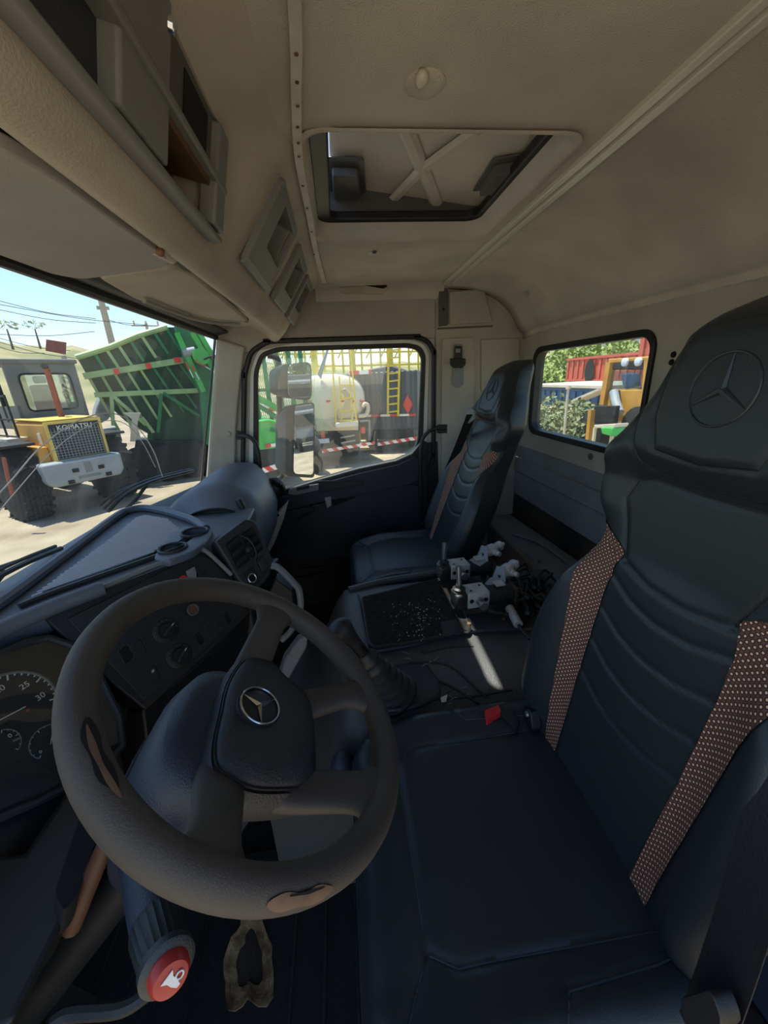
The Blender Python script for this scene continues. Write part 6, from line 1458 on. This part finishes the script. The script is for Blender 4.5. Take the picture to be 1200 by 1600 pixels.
bl = thing('warehouse', 'pale warehouse with grey roof above the trees', 'building', P(960, 545, y=-45))
a, b = P(905, 524, y=-45), P(1010, 560, y=-45)
MB().box(((a.x+b.x)/2, -50, (a.z+b.z)/2-4), (abs(a.x-b.x), 10, (a.z-b.z)+8)).build('walls', 'building', bl)
MB().box(((a.x+b.x)/2, -50, a.z), (abs(a.x-b.x)+2, 11, .8)).build('roof', 'weight_grey', bl)
# ------------------------------------------------------------------ hills, poles, wires
random.seed(4)
HP = [(-75, 16), (-50, 15), (-35, 13), (-20, 9), (0, 9), (15, 13), (28, 17), (38, 21), (50, 23), (70, 22), (100, 18)]
def hill(u, v):
    a = lerp(-75, 100, u); r = lerp(105, 230, v); k = math.sin(min(1, v*1.6)*math.pi/2)
    h = interp(HP, a)*(1+.04*math.sin(a*.7)+.03*math.sin(a*1.9+1))*k*(r/190)
    A = math.radians(a); return V((math.cos(A)*r, math.sin(A)*r, ZG-.1+h*1.0))
hl_ = MB().grid(hill, 120, 14).build('hill', 'hill_grass'); hl_['kind'] = 'structure'
for k, (px, pt, y_, lab) in enumerate(((158, 470, 24, 'tall pale concrete power pole rising behind the loader'), (228, 505, 60, 'distant power pole with crossarm above the green trailer'))):
    d = ray(px, pt); t_ = y_/V((d.x, d.y, 0)).length; top = CAM+d*t_; pl_ = thing('power_pole', lab, 'power pole', (top.x, top.y, ZG), 'power poles beyond the yard')
    MB().tube([V((top.x, top.y, ZG-.2)), top], [.20, .13] if k == 0 else [.22, .16], 10).build('shaft', 'concrete', pl_)
    s_ = V((-d.y, d.x, 0)).normalized()
    w_ = .25 if k == 0 else 1.6
    MB().bar(top-s_*w_-V((0, 0, .3)), top+s_*w_-V((0, 0, .3)), .12, .14).build('crossarm', 'concrete', pl_)
    if k: 
        for j in (-1, 0, 1): MB().cyl(top+s_*(w_*.8*j)-V((0, 0, .25)), top+s_*(w_*.8*j)+V((0, 0, .25)), .10, 8).build('insulator', 'pale_roof', pl_)
wr_ = [((-10, 468), (150, 498)), ((-10, 474), (230, 508)), ((-10, 482), (150, 505)), ((-10, 522), (148, 518)), ((-10, 526), (110, 548)), ((-10, 532), (120, 560)), ((160, 497), (232, 509)), ((-10, 540), (70, 552))]
for k, (a, b) in enumerate(wr_):
    da, dbb = ray(*a), ray(*b); p, q = CAM+da*(24/V((da.x, da.y, 0)).length), CAM+dbb*(24/V((dbb.x, dbb.y, 0)).length); m_ = (p+q)/2-V((0, 0, .12))
    o = MB().tube(spline([p, m_, q], 8), .014, 5).build('power_line', 'wire')
    tag(o, ['uppermost thin power line in the sky', 'power line just below the uppermost one', 'third power line down left of the pole', 'level power line running to the pole', 'slanting power line above the loader cab', 'lowest long power line over loader cab', 'short power line right of the pole', 'lowest short power line at the frame edge'][k], 'power line', 'power lines in the sky')
for k, (px, lab) in enumerate(((8, 'small bare tree on the ridge left of loader cab'), (52, 'small bare tree on the ridge above loader cab'))):
    d = ray(px, 508); p = CAM+d*(100/V((d.x, d.y, 0)).length); t = thing('ridge_tree', lab, 'tree', (p.x, p.y, p.z-4), 'small trees on the ridge', rz=0)
    mb = MB(); top = 4
    leaf_crown(mb, (0, 0, top), (2.0, 2.0, .8), 60, .35); mb.build('foliage', 'leaf_dark', t, smooth=False)
    MB().tube([V((0, 0, 0)), V((.1, 0, top-.6))], [.2, .1], 7).build('trunk', 'bark', t)
